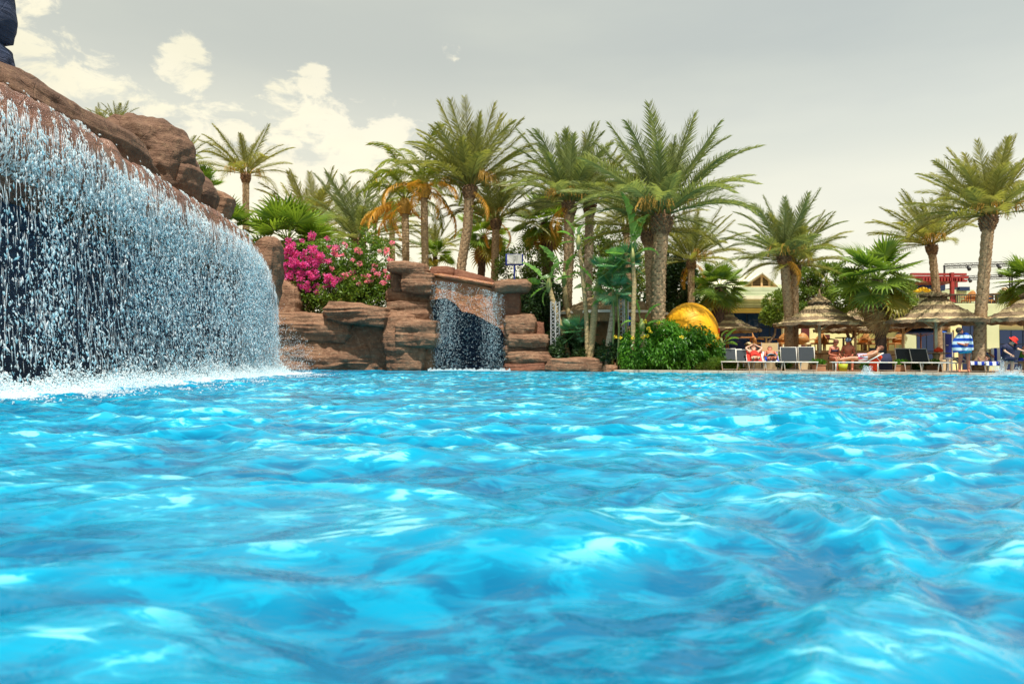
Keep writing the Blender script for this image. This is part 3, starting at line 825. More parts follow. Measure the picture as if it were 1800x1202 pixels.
# curtains of the small fall
def small_curtain(name, label, x0, x1, n, t0, t1, seed):
    r = np.random.RandomState(seed)
    px = x0 + (x1 - x0) * r.rand(n); h = r.rand(n)
    ty = np.interp(px, [755, 800, 850, 892], [492, 498, 508, 520])
    strand = vnoise(np.stack([px * 0.35, h * 2.0, px * 0 + seed], 1))
    edge = np.minimum((px - x0), (x1 - px)) / (x1 - x0)
    keep = r.rand(n) < np.clip(0.42 + 0.4 * strand, 0.08, 1) * np.clip(edge * 4 + 0.05, 0, 1) * (1 - 0.6 * h)
    px, h, ty = px[keep], h[keep], ty[keep]
    n = len(px)
    Y = D0 - 0.30 - 0.25 * h + r.normal(0, 0.06, n); px = px + r.normal(0, 1.6, n) * (0.3 + h)
    P = np.array([list(W(a + (a - (x0 + x1) / 2) * 0.12 * hh, t, y)) for a, t, y, hh in zip(px, ty, Y, h)])
    P[:, 2] = P[:, 2] * (1 - h) ** 1.0
    s_ = 0.4 + 0.9 * r.rand(n) ** 1.5
    o = droplets(name, P, 0.0095 * s_, 0.019 * s_, M['drop'], None, None, seed)
    tag(o, label, 'water'); o['kind'] = 'stuff'
small_curtain('falling_water', 'thin white curtain of drops in front of the dark cave mouth at the small waterfall left side', 757, 812, 19000, 0, 1, 61)
small_curtain('falling_water', 'thin white curtain of drops over the orange wet rock at the small waterfall right side', 846, 888, 12000, 0, 1, 62)
small_curtain('falling_water', 'sparse mist of drops falling across the whole mouth of the small waterfall', 765, 886, 9000, 0, 1, 63)
n = 9000
px = 752 + 145 * rs.rand(n)
P = np.array([list(W(a, 650, D0 - 0.55 + q)) for a, q in zip(px, rs.normal(0, .22, n))]); P[:, 2] = rs.rand(n) ** 3 * 0.16 * (0.6 + 0.4 * vnoise(np.stack([px * .3, px * 0, px * 0], 1)))
s_ = 0.3 + 0.8 * rs.rand(n)
o = droplets('splash_foam', P, 0.015 * s_, 0.018 * s_, M['foam'], None, rs.normal(0, 1, (n, 3)), 7)
tag(o, 'narrow line of white foam at the foot of the small waterfall', 'foam'); o['kind'] = 'stuff'
# low rocks at the water to the right
for k, (x0, y0, x1, y1, dy, sd, lab) in enumerate(((962, 629, 1068, 662, -1.4, 46, 'long low brown rock at the waterline right of the small waterfall'),
                                     (1060, 641, 1088, 662, -1.8, 47, 'small low rock at the end of the rock edge beside the flowering hedge'))):
    t = thing('rock', lab, 'rock', WZ((x0 + x1) / 2, D0 + dy + 0.6, 0))
    rock(t, x0, y0, x1, y1, D0 + dy, 1.3, seed=sd, rnd=0.4, amp=0.07, strata=0.07, n=34)
# ================================================================== PALMS
def frond_mesh(name, bend=1.0, n=46, ll=0.17, vee=0.35, droop=0.5, wid=0.0085, seed=0, start=0.16, comb=(0.95, 0.55)):
    """feather frond of length 1 along +x, arching down (-z)"""
    r = np.random.RandomState(seed)
    ns = 14
    pts = [Vector((0, 0, 0))]; dirs = []
    for i in range(ns):
        s = (i + 0.5) / ns
        th = -bend * s ** 1.5 + 0.10 * math.sin(6 * s + seed)
        d = Vector((math.cos(th), 0.06 * math.sin(3 * s + seed), math.sin(th))); dirs.append(d)
        pts.append(pts[-1] + d / ns)
    b = MB()
    b.tube(pts, [0.0095 * (1 - 0.85 * i / ns) for i in range(ns + 1)], 3, False, tint=0.75)
    def at(s):
        q = s * ns; i = min(int(q), ns - 1)
        return pts[i].lerp(pts[i + 1], q - i), dirs[i]
    for sd in (-1, 1):
        for k in range(n):
            s = start + (0.995 - start) * (k + r.rand() * 0.7) / n
            p, d = at(s)
            up = Vector((0, 1, 0)).cross(d) * -1
            up = d.cross(Vector((0, 1, 0))) * 1.0
            if up.z < 0: up = -up
            prof = min(1.0, 0.45 + (s - start) * 3.2) * (1.0 - 0.72 * max(0, (s - 0.5) / 0.5) ** 1.5)
            l = ll * prof * (0.85 + 0.3 * r.rand())
            a = comb[0] + (comb[1] - comb[0]) * s + r.normal(0, 0.07)
            ve = vee + r.normal(0, 0.14)
            ld = d * math.cos(a) + (Vector((0, sd, 0)) * math.cos(ve) + up * math.sin(ve)) * math.sin(a)
            ld.normalize()
            e1 = p + ld * l * 0.5
            ld2 = (ld + Vector((0, 0, -droop * (0.6 + 0.8 * r.rand())))).normalized()
            e2 = e1 + ld2 * l * 0.5
            wv = d * 0.6 + up * 0.5; wv = (wv - ld * wv.dot(ld)).normalized() * wid
            t = min(1, max(0, r.rand() * 0.95))
            b.add([p - wv * 0.5, p + wv * 0.5, e1 + wv * 0.55, e1 - wv * 0.55, e2], [(0, 1, 2, 3), (3, 2, 4)], t)
    return b.mesh(name)
def fan_mesh(name, n=26, pet=0.9, rad=1.0, span=5.2, droop=0.5, split=0.45, seed=0, cup=0.25):
    """fan leaf: stalk along +x then a pleated blade"""
    r = np.random.RandomState(seed)
    b = MB()
    pts = [Vector((pet * t, 0, -0.16 * pet * t * t)) for t in (0, .35, .7, 1.0)]
    b.tube(pts, [0.022, 0.017, 0.013, 0.010], 4, False, tint=0.9)
    h = pts[-1]; base = Vector((1, 0, -0.35)).normalized()
    nrm = Vector((0.35, 0, 1)).normalized()
    for k in range(n):
        a = -span / 2 + span * (k + 0.5) / n
        da = span / n * 0.62
        l = rad * (0.80 + 0.2 * math.cos(a * 0.6)) * (0.92 + 0.14 * r.rand())
        def dirv(ang, lift=0.0):
            v = base * math.cos(ang) + Vector((0, 1, 0)) * math.sin(ang)
            return (v + nrm * (cup * 0.6 + lift)).normalized()
        mid = dirv(a, 0.06); lo1 = dirv(a - da, -0.04); lo2 = dirv(a + da, -0.04)
        m1 = l * split
        P1a, P1b, P1m = h + lo1 * m1, h + lo2 * m1, h + mid * m1
        dr = Vector((0, 0, -1)) * droop
        tipd = (dirv(a) + dr * (0.6 + 0.7 * r.rand())).normalized()
        q = (dirv(a) + dr * 0.3).normalized()
        c2 = P1m + q * l * 0.28
        sv = (lo2 - lo1).normalized() * 0.022 * l
        tip = c2 + tipd * l * (1 - split - 0.28)
        t = r.rand() * 0.95
        if r.rand() < 0.04: continue
        b.add([h, P1a, P1m, P1b, c2 - sv, c2 + sv, tip], [(0, 1, 2), (0, 2, 3), (1, 4, 5, 3, 2), (4, 6, 5)], t)
    return b.mesh(name)
DATE = [frond_mesh('frond', bd, 62, 0.205, 0.38, 0.45, 0.0078, sd, comb=(1.05, 0.62)) for bd, sd in ((0.25, 1), (0.45, 2), (0.68, 3), (0.92, 4), (0.55, 5), (0.78, 6))]
QUEEN = [frond_mesh('frond', bd, 56, 0.20, -0.1, 1.25, 0.009, sd, comb=(1.2, 0.7)) for bd, sd in ((1.3, 11), (1.7, 12), (2.0, 13))]
FAN = [fan_mesh('fan_leaf', droop=dr, seed=sd) for dr, sd in ((0.35, 1), (0.6, 2), (0.9, 3))]
FANST = [fan_mesh('fan_leaf', droop=0.10, seed=sd, split=0.5, span=4.6, cup=0.1) for sd in (7, 8)]
DEAD = [fan_mesh('dead_leaf', droop=2.4, seed=sd, n=16, pet=0.7, span=3.2, split=0.35) for sd in (4, 5)]
def withmat(meshes, m):
    out = []
    for me in meshes:
        c = me.copy(); c.materials.clear(); c.materials.append(M[m]); out.append(c)
    return out
MS = {'date': withmat(DATE, 'leaf_date'), 'blue': withmat(DATE, 'leaf_blue'), 'queen': withmat(QUEEN, 'leaf_queen'), 'orange': withmat(QUEEN, 'leaf_orange'),
      'fan': withmat(FAN, 'leaf_fan'), 'fanst': withmat(FANST, 'leaf_fan'), 'fanyel': withmat(FAN, 'leaf_fan_yel'), 'dead': withmat(DEAD, 'leaf_dead'), 'split': withmat(FANST, 'leaf_teal')}
def put(parent, me, name, loc, az, el, sc, roll=0.0, wind=None):
    d = Vector((math.cos(az) * math.cos(el), math.sin(az) * math.cos(el), math.sin(el)))
    if wind: d = (d + Vector(wind)).normalized()
    x = d; z = Vector((0, 0, 1)) - x * x.z
    if z.length < 0.05: z = Vector((math.cos(az), math.sin(az), 0)) * -1
    z.normalize(); y = z.cross(x)
    mt = Matrix((x, y, z)).transposed() @ Matrix.Rotation(roll, 3, 'X')
    o = bpy.data.objects.new(name, me); C.objects.link(o); o.parent = parent
    o.location = loc; o.rotation_euler = mt.to_euler(); o.scale = sc if hasattr(sc, '__len__') else (sc, sc, sc)
    return o
def trunk_mesh(name, pts, rads, kind, seed=0, nseg=None):
    """scarred trunk as real relief"""
    pts = [Vector(p) for p in pts]
    n = 22
    Lt = sum((pts[i + 1] - pts[i]).length for i in range(len(pts) - 1))
    m = nseg or int(min(260, max(30, Lt / 0.04)))
    q = np.linspace(0, len(pts) - 1, m)
    A = np.stack([np.interp(q, range(len(pts)), [p[k] for p in pts]) for k in range(3)], 1)
    for _ in range(max(2, m // 12)): A[1:-1] = (A[:-2] + 2 * A[1:-1] + A[2:]) / 4
    rr = np.interp(q, range(len(pts)), rads)
    for _ in range(4): rr[1:-1] = (rr[:-2] + 2 * rr[1:-1] + rr[2:]) / 4
    hh = np.concatenate([[0], np.cumsum(np.linalg.norm(np.diff(A, axis=0), axis=1))])
    ang = np.linspace(0, 2 * PI, n, endpoint=False)
    Hh, An = np.meshgrid(hh, ang, indexing='ij')
    if kind == 'boss':
        u, v = An * 7 / (2 * PI), Hh / 0.30
        f = np.abs(np.cos(PI * (u + v)) * np.cos(PI * (u - v))) ** 0.6
        saw = ((v + 0.5 * np.round(u)) % 1.0)
        rel = 0.13 * f + 0.11 * saw
    elif kind == 'ring':
        rel = 0.12 * ((Hh / 0.17) % 1.0) + 0.02
    else:
        u, v = An * 6 / (2 * PI), Hh / 0.34
        f = np.maximum(np.abs(np.sin(PI * (u + v))), np.abs(np.sin(PI * (u - v)))) ** 3
        rel = 0.16 * f
    rel0 = rel / rel.max()
    rel = rel + 0.05 * vnoise(np.stack([np.cos(An).ravel() * 2, np.sin(An).ravel() * 2, Hh.ravel() * 2.5 + seed], 1)).reshape(Hh.shape) + 0.03 * vnoise(np.stack([np.cos(An).ravel() * 6, np.sin(An).ravel() * 6, Hh.ravel() * 12 + seed], 1)).reshape(Hh.shape)
    rad = rr[:, None] * (0.90 + rel)
    V = np.stack([A[:, 0:1] + rad * np.cos(An), A[:, 1:2] + rad * np.sin(An), A[:, 2:3] + 0 * An], -1).reshape(-1, 3)
    i = np.arange(m * n).reshape(m, n); j = np.roll(i, -1, axis=1)
    F = np.stack([i[:-1].ravel(), j[:-1].ravel(), j[1:].ravel(), i[1:].ravel()], 1)
    return npmesh(name, V, F, kind != 'boss', rel0.ravel())
def curve_pts(px, D, base, mids, top):
    pass
def palm_path(pix, D, parent):
    """pix: list of (px, py) from the ground up"""
    return [W(x, y, D) - parent.location for x, y in pix]
def date_palm(label, pix, D, wpx, reach, n=44, elmin=8, wind=(0, 0, 0), fr='date', seed=0, boots=0.9, fruit=3, name='date_palm', tm='trunk', dead=0, neck=1.42, group='date palms around the pool'):
    r = random.Random(seed)
    b0 = WZ(pix[0][0], D, DECK)
    t = thing(name, label, 'palm tree', b0, 0, group)
    pts = palm_path(pix, D, t); pts[0].z = -0.1
    tr = wpx / FPX * D / 2 * 0.74
    obj('trunk', trunk_mesh('trunk', pts, [tr * 1.12] + [tr] * (len(pts) - 1), 'boss', seed), M[tm], t)
    top = pts[-1]
    # neck of old leaf bases
    ax = (pts[-1] - pts[-2]).normalized()
    hn = tr * 2 * boots * 1.5
    mb = MB()
    mb.tube([top - ax * hn, top - ax * hn * 0.6, top - ax * hn * 0.1, top + ax * tr], [tr * 0.9, tr * neck * 0.95, tr * neck, tr * 0.7], 14)
    for k in range(90):
        h = k / 90; a = k * 2.39996
        rad = tr * (0.92 + (neck - 0.92) * min(1, h * 2.0))
        c = top - ax * hn * (1 - h * 1.05) + Vector((math.cos(a), math.sin(a), 0)) * rad
        q = Vector((math.cos(a), math.sin(a), 1.1)).to_track_quat('Z', 'Y')
        s_ = tr * r.uniform(0.8, 1.2)
        mb.box(c, (0.40 * s_, 0.24 * s_, 0.80 * s_), q.to_matrix(), 0.6)
    o = mb.build('leaf_base', M['boot'], t); o['kind'] = 'stuff'
    Lf = reach / FPX * D * 1.05
    for k in range(n):
        f = (k + 0.5) / n
        el = R(87 - (87 - elmin - 4) * f ** 0.95) + r.uniform(-0.10, 0.10)
        az = k * 2.39996 + r.uniform(-.25, .25)
        s_ = Lf * r.uniform(0.86, 1.06) * (0.72 if f < 0.10 else 1.0)
        g = [0, 0, 1, 4, 1, 4, 2, 2, 5, 5, 3][min(10, max(0, int(f * 11 + r.uniform(-1.2, 1.2))))]
        put(t, MS[fr][g], 'frond', top + ax * tr * 0.3 + Vector((math.cos(az), math.sin(az), 0)) * tr * 0.5, az, el, (s_, s_ * r.uniform(0.85, 1.1), s_), r.uniform(-0.35, 0.35), tuple(w * (0.4 + 0.8 * f) for w in wind))
    for k in range(dead):
        az = r.uniform(0, 6.28)
        put(t, MS['orange'][k % 3], 'frond', top, az, R(-30), Lf * 0.55, 0)
    for k in range(fruit):
        az = r.uniform(PI * 1.1, PI * 1.9) if k % 3 else r.uniform(0, 6.28)
        mb = MB()
        dirh = Vector((math.cos(az), math.sin(az), 0))
        p0 = top + dirh * tr; p1 = p0 + dirh * Lf * 0.13 + Vector((0, 0, Lf * 0.17)); p2 = p1 + dirh * Lf * 0.07 + Vector((0, 0, -Lf * 0.02))
        mb.tube([p0, (p0 + p1) / 2 + Vector((0, 0, Lf * 0.03)), p1, p2], 0.02, 4, False)
        for j in range(16):
            d = Vector((r.gauss(0, 0.8), r.gauss(0, 0.8), r.uniform(-0.9, 0.3))).normalized() + dirh * 0.3
            q1 = p2 + d * Lf * 0.06; q2 = q1 + Vector((d.x * 0.4, d.y * 0.4, -1)).normalized() * Lf * r.uniform(0.07, 0.13)
            mb.tube([p2, q1, q2], [0.008, 0.010, 0.013], 3, False)
        mb.build('date_cluster', M['date_fruit'], t)
    return t
def fan_palm(label, pix, D, wpx, reach, n=26, elmin=-25, seed=0, dead=10, name='fan_palm', kinds=('fan',), tm='trunk_dark', group='fan palms around the pool', skirt=1.0, trunkkind='cross', yel=3):
    r = random.Random(seed)
    t = thing(name, label, 'palm tree', WZ(pix[0][0], D, DECK), 0, group)
    pts = palm_path(pix, D, t); pts[0].z = -0.1
    tr = wpx / FPX * D / 2
    obj('trunk', trunk_mesh('trunk', pts, [tr] * len(pts), trunkkind, seed), M[tm], t)
    top = pts[-1]
    Lf = reach / FPX * D / 1.75
    for k in range(n):
        f = (k + 0.5) / n
        el = R(82 - (82 - elmin) * f) + r.uniform(-.12, .12); az = k * 2.39996 + r.uniform(-.3, .3)
        ms = MS[kinds[k % len(kinds)]]
        if k >= n - yel: ms = MS['fanyel']
        put(t, ms[min(len(ms) - 1, int(f * len(ms) + r.uniform(-.4, .4)) if f < 1 else 0) if len(ms) > 1 else 0], 'fan_leaf', top, az, el, Lf * r.uniform(0.85, 1.1), r.uniform(-.5, .5))
    for k in range(dead):
        az = k * 2.39996 + r.uniform(-.3, .3); h = r.uniform(0, 0.9) * skirt
        put(t, MS['dead'][k % 2], 'dead_leaf', top + Vector((math.cos(az) * tr, math.sin(az) * tr, -Lf * 0.5 * h)), az, R(-62 - 18 * r.random()), Lf * r.uniform(0.6, 0.85), r.uniform(-.4, .4))
    return t
WL = (-0.28, 0.0, 0.0)
date_palm('slender date palm standing alone beyond the big boulder with orange strands under a sparse crown', [(434, 640), (433, 480), (432, 308)], 42, 15, 92, n=26, elmin=2, seed=1, fruit=4)
fan_palm('big squat fan palm with stiff leaves just behind the bougainvillea left side', [(508, 560), (507, 480), (505, 425)], 36, 34, 92, n=30, elmin=-35, seed=2, dead=6, kinds=('fanst', 'fan'), skirt=0.6, yel=6)
date_palm('low date palm showing only upright fronds behind the squat fan palm', [(545, 640), (545, 520), (548, 415)], 45, 20, 118, n=34, elmin=12, seed=3, fruit=0)
date_palm('grey-green date palm with long weeping fronds between squat fan palm and orange-frond palm', [(632, 640), (632, 520), (630, 425)], 41, 22, 125, n=40, elmin=-5, seed=4, fruit=0, fr='blue')
date_palm('short date palm with thin trunk in the gap left of the orange-frond palm', [(690, 640), (690, 500), (689, 392)], 46, 13, 58, n=30, elmin=-10, seed=5, fruit=1)
def queen_palm(label, pix, D, wpx, reach, n, seed, orange, azo, tm='trunk_pale'):
    r = random.Random(seed)
    t = thing('queen_palm', label, 'palm tree', WZ(pix[0][0], D, DECK), 0, 'feather palms with drooping yellow-green crowns')
    pts = palm_path(pix, D, t); pts[0].z = -0.1
    tr = wpx / FPX * D / 2
    obj('trunk', trunk_mesh('trunk', pts[:-1] + [pts[-1]], [tr * 1.05] + [tr] * (len(pts) - 1), 'ring', seed), M[tm], t)
    top = pts[-1]; Lf = reach / FPX * D * 1.25
    mb = MB()
    mb.tube([top - Vector((0, 0, Lf * 0.22)), top - Vector((0, 0, Lf * 0.08)), top + Vector((0, 0, Lf * 0.03))], [tr * 1.5, tr * 2.0, tr * 0.9], 9)
    for k in range(16):
        a = k * 2.4; z0 = -Lf * 0.24 + k * 0.012 * Lf
        p = top + Vector((math.cos(a) * tr * 1.6, math.sin(a) * tr * 1.6, z0))
        mb.tube([p, p + Vector((math.cos(a) * 0.12, math.sin(a) * 0.12, 0.35))], [0.06, 0.02], 4)
    o = mb.build('leaf_sheath', M['date_fruit'], t)
    for k in range(n):
        f = (k + .5) / n; az = k * 2.39996 + r.uniform(-.2, .2); el = R(80 - 70 * f) + r.uniform(-.1, .1)
        put(t, MS['queen'][min(2, int(f * 3))], 'frond', top, az, el, Lf * r.uniform(.85, 1.05), r.uniform(-.5, .5))
    for k in range(orange):
        az = azo[k % len(azo)] + r.uniform(-.25, .25)
        o = put(t, MS['orange'][k % 3], 'frond', top - Vector((0, 0, Lf * 0.05)), az, R(r.uniform(-38, 8)), Lf * r.uniform(.65, .95), r.uniform(-.4, .4))
        if k == 0: o['label'] = 'dry orange hanging frond'
    return t
queen_palm('feather palm with long dry orange fronds hanging left of its trunk', [(716, 640), (714, 500), (712, 352)], 38, 13, 92, 17, 31, 8, (PI, PI * 0.92, PI * 1.1, PI * 1.3))
queen_palm('feather palm with straight ringed trunk and orange drooping sheath beside the curved-trunk date palm', [(748, 640), (748, 500), (745, 322)], 37, 13, 100, 15, 32, 7, (PI * 1.5, PI * 1.2, PI * 1.75, 0))
date_palm('tall date palm with a curved leaning trunk left of the white board', [(800, 640), (806, 520), (812, 460), (822, 400), (826, 330)], 36, 22, 138, n=52, elmin=14, seed=6, fruit=5, dead=2)
date_palm('medium date palm just right of the curved-trunk palm, trunk behind the grotto', [(868, 640), (868, 520), (870, 470), (872, 388)], 39, 17, 108, n=36, elmin=0, seed=7, fruit=3, dead=3)
fan_palm('thin shaggy fan palm with small dark drooping leaves between two date palms', [(843, 640), (845, 500), (850, 415)], 43, 13, 62, n=20, elmin=-50, seed=8, dead=10, yel=2)
fan_palm('fan palm with thick brown shaggy trunk behind the white board', [(965, 640), (964, 500), (960, 392)], 41, 20, 72, n=26, elmin=-40, seed=9, dead=6, yel=3)
fan_palm('small dark fan palm half hidden left of the grotto rocks', [(765, 640), (765, 540), (765, 452)], 44, 8, 40, n=16, elmin=-20, seed=33, dead=2, yel=1)
date_palm('low small date palm seen between the ringed trunk and the curved trunk', [(770, 640), (768, 520), (764, 440)], 47, 10, 60, n=22, elmin=0, seed=34, fruit=0)
date_palm('tall broad date palm left of the largest one, thick orange-marked neck', [(996, 640), (997, 520), (1000, 450), (1001, 358)], 35, 23, 138, n=50, elmin=10, seed=10, fruit=6, dead=2, fr='blue')
date_palm('tall date palm with greyish straight trunk close left of the largest palm', [(1030, 640), (1032, 520), (1035, 450), (1037, 360)], 37, 20, 118, n=42, elmin=4, seed=11, fruit=1, tm='trunk_grey')
date_palm('largest date palm with very wide blue-green crown and thick trunk at the centre', [(1156, 640), (1157, 560), (1158, 470), (1164, 382)], 31.5, 33, 174, n=54, elmin=4, seed=12, fruit=6, fr='blue')
date_palm('date palm pressed behind the largest palm with a darker lower crown', [(1146, 640), (1146, 560), (1144, 480), (1140, 410)], 33.5, 24, 120, n=36, elmin=-6, seed=13, fruit=3)
date_palm('mid-size date palm with orange strands behind the yellow dome', [(1214, 640), (1215, 560), (1215, 460)], 38, 15, 104, n=32, elmin=-2, seed=14, fruit=4, dead=3)
fan_palm('drooping fan palm on a thick dark trunk right behind the yellow dome', [(1262, 640), (1262, 560), (1266, 505)], 35, 20, 56, n=26, elmin=-50, seed=15, dead=16, yel=2)
date_palm('left one of the twin date palms beside the umbrella, taller crown', [(1387, 645), (1387, 560), (1382, 500), (1378, 452)], 31.8, 20, 112, n=34, elmin=-2, seed=16, fruit=3, dead=2, fr='blue')
date_palm('right one of the twin date palms, crown leaning right over the green tree', [(1396, 645), (1397, 560), (1397, 500), (1398, 468)], 32.4, 17, 104, n=34, elmin=-8, seed=17, fruit=3)
fan_palm('large fan palm with a hanging brown skirt between the two front umbrellas', [(1549, 640), (1548, 580), (1546, 530), (1542, 492)], 29.6, 18, 86, n=25, elmin=-55, seed=18, dead=22, yel=4, skirt=2.2)
date_palm('date palm with fronds blown to the left above the red pergola', [(1650, 640), (1648, 560), (1645, 500), (1637, 432)], 33, 17, 108, n=34, elmin=2, seed=19, fruit=3, wind=(-0.42, 0, 0.05))
date_palm('tallest right-hand date palm with ringed trunk beside the striped towel person', [(1720, 650), (1722, 580), (1730, 480), (1738, 382)], 27.6, 25, 142, n=50, elmin=2, seed=20, fruit=6, wind=(-0.22, 0, 0.0))
fan_palm('fan palm cut by the right edge of the picture', [(1812, 640), (1812, 560), (1808, 500)], 30, 20, 66, n=26, elmin=-50, seed=21, dead=10, yel=2)
# palms only seen as frond tips above the left rocks
date_palm('small palm whose frond tips poke above the ridge left of the big boulder', [(208, 560), (207, 300), (206, 222)], 22, 9, 44, n=18, elmin=20, seed=22, fruit=0)
date_palm('tiny palm tuft just showing over the dark ridge', [(182, 560), (182, 300), (176, 218)], 23, 7, 34, n=12, elmin=20, seed=23, fruit=0)
date_palm('palm mostly hidden behind the big boulder, fronds poking out right', [(318, 640), (318, 400), (320, 292)], 30, 14, 64, n=26, elmin=-10, seed=24, fruit=0)
fan_palm('green fan palm tucked between the small boulder and the slender date palm', [(398, 640), (398, 480), (400, 400)], 32, 14, 58, n=22, elmin=-10, seed=25, dead=2, kinds=('fanst',), yel=5)
fan_palm('yellow-tipped fan palm peeping out beside the lower boulder', [(352, 640), (352, 480), (352, 330)], 31, 10, 46, n=14, elmin=-10, seed=26, dead=0, kinds=('fanst',), yel=5)
date_palm('small dark date palm behind the largest trunk and the split-leaf plant', [(1105, 640), (1105, 500), (1100, 400)], 42, 14, 80, n=28, elmin=-5, seed=35, fruit=0)

# ================================================================== BUSHES AND TREES
def leaf_cloud(name, blobs, n, size, m, parent, seed=0, ratio=0.42, thr=-0.25, fold=0.3, shell=0.45, noisef=2.2, droop=0.0, up=0.3):
    """thousands of folded leaves spread through the volume of the given ellipsoids"""
    r = np.random.RandomState(seed)
    vol = np.array([b[1][0] * b[1][1] * b[1][2] for b in blobs]) ** 0.75; vol /= vol.sum()
    Ps = []; Ns = []
    for (c, s), q in zip(blobs, vol):
        k = int(n * q * 1.5) + 4
        d = r.normal(0, 1, (k, 3)); d /= np.linalg.norm(d, axis=1)[:, None]
        rad = shell + (1.08 - shell) * r.rand(k) ** 0.6
        P = np.array(c) + d * rad[:, None] * np.array(s)
        bump = 0.16 * vnoise(P * 1.6 + seed)
        P = P + d * (np.array(s) * bump[:, None])
        Ps.append(P); Ns.append(d)
    P = np.concatenate(Ps); D_ = np.concatenate(Ns)
    keep = vnoise(P * noisef + seed * 3.3) > thr
    P, D_ = P[keep][:n], D_[keep][:n]
    k = len(P)
    ax = r.normal(0, 1, (k, 3)) * 0.8 + D_ * 0.8 + np.array([0, 0, up - droop]); ax /= np.linalg.norm(ax, axis=1)[:, None]
    wv = np.cross(ax, r.normal(0, 1, (k, 3)) * 0.8 + D_ * 0.9); wv /= np.linalg.norm(wv, axis=1)[:, None] + 1e-9
    nn = np.cross(ax, wv)
    l = size * (0.65 + 0.7 * r.rand(k))[:, None]
    mid = P + ax * l * 0.5
    V = np.stack([P, mid + wv * l * ratio * 0.5 + nn * l * fold * 0.3, P + ax * l + np.array([0, 0, -1]) * l * 0.25 * droop, mid - wv * l * ratio * 0.5 + nn * l * fold * 0.3], 1).reshape(-1, 3)
    F = np.array([(0, 1, 2), (0, 2, 3)])[None] + (np.arange(k) * 4)[:, None, None]
    tint = np.repeat(np.clip(r.rand(k) * 0.8 + 0.25 * vnoise(P * 1.1 + 5), 0, 1), 4)
    if parent is not None: V = V - np.array(parent.location)
    o = obj(name, npmesh(name, V, F.reshape(-1, 3), False, tint), m if not isinstance(m, str) else M[m], parent, kind='stuff')
    return o, P
def B(px, py, rx, ry, D, rd=None):
    c = W(px, py, D); k = D / FPX
    return (tuple(c), (rx * k, (rd or min(rx, ry)) * k, ry * k))
def branches(parent, base, blobs, r0=0.05, m='wood_bark', seed=0, per=3, name='branch'):
    r = random.Random(seed)
    for c, s in blobs:
        mb = MB(); c = Vector(c)
        for k in range(per):
            e = c + Vector((r.uniform(-.5, .5) * s[0], r.uniform(-.5, .5) * s[1], r.uniform(-.3, .6) * s[2]))
            b_ = Vector(base) + Vector((r.uniform(-.1, .1), 0, 0))
            mid = (b_ + e) / 2 + Vector((r.uniform(-.15, .15), r.uniform(-.1, .1), r.uniform(0, .2)))
            mb.tube([b_, mid, e], [r0, r0 * .7, r0 * .25], 5, False)
        mb.build(name, M[m], parent, True, world=True)
# bougainvillea
bg_ = thing('bougainvillea', 'bougainvillea bush with bright pink blossom on the layered rock bank', 'bush', WZ(590, 34.6, 1.4))
BG = [B(525, 500, 48, 42, 34.4), B(560, 470, 62, 44, 34.8), B(610, 465, 55, 42, 34.6), B(652, 470, 38, 52, 34.4), B(600, 505, 80, 38, 34.2), B(500, 470, 24, 30, 34.6),
      B(560, 520, 62, 26, 33.8), B(645, 515, 40, 30, 33.9), B(668, 440, 22, 22, 34.8), B(640, 430, 10, 30, 34.6), B(655, 415, 7, 22, 34.6), B(540, 440, 22, 16, 34.8), B(680, 502, 26, 10, 33.6), B(530, 532, 56, 30, 35.2), B(600, 536, 70, 32, 35.4), B(655, 530, 50, 34, 35.4), B(560, 500, 70, 40, 35.8), B(635, 495, 56, 40, 35.8)]
leaf_cloud('foliage', BG, 36000, 0.125, 'leaf_boug', bg_, 1, 0.6, -0.15, noisef=2.6)
branches(bg_, W(590, 560, 34.4), BG[:6], 0.04, seed=3)
r = np.random.RandomState(5)
blos = []
for (px, py, rx, ry, w) in ((520, 450, 22, 20, 5), (505, 475, 20, 18, 6), (535, 470, 18, 14, 4), (560, 452, 18, 14, 4), (498, 448, 12, 12, 2), (485, 480, 6, 10, 2), (582, 492, 9, 8, 3), (552, 500, 12, 12, 2), (548, 480, 14, 10, 2),
                            (540, 432, 12, 8, 1), (645, 486, 8, 8, 2), (672, 435, 14, 9, 4), (690, 494, 8, 10, 1), (652, 460, 12, 10, 1.5), (560, 530, 14, 8, 1.5), (620, 520, 12, 5, 1), (635, 520, 6, 4, 1.2), (575, 440, 10, 6, 1), (512, 500, 20, 14, 1.6), (662, 478, 16, 10, 1), (640, 440, 20, 10, 1)):
    for k in range(int(5 * w)):
        y = py + r.normal(0, ry * 0.85); x = px + r.normal(0, rx * 0.8)
        c = W(x, y, 33.15 + r.rand() * 0.35)
        q_ = r.uniform(.08, .17); blos.append(((c.x, c.y, c.z), (q_, .1, q_ * .8)))
leaf_cloud('blossom', blos, 6000, 0.085, 'petal', bg_, 6, 0.85, -2, shell=0.2)
pale = []
for k in range(70):
    c = W(r.uniform(570, 692), r.uniform(425, 500), 33.3 + 0.4 * r.rand()); q_ = r.uniform(.06, .14); pale.append(((c.x, c.y, c.z), (q_, .1, q_ * .7)))
leaf_cloud('blossom', pale, 1500, 0.075, 'petal_pale', bg_, 7, 0.85, -2, shell=0.2)

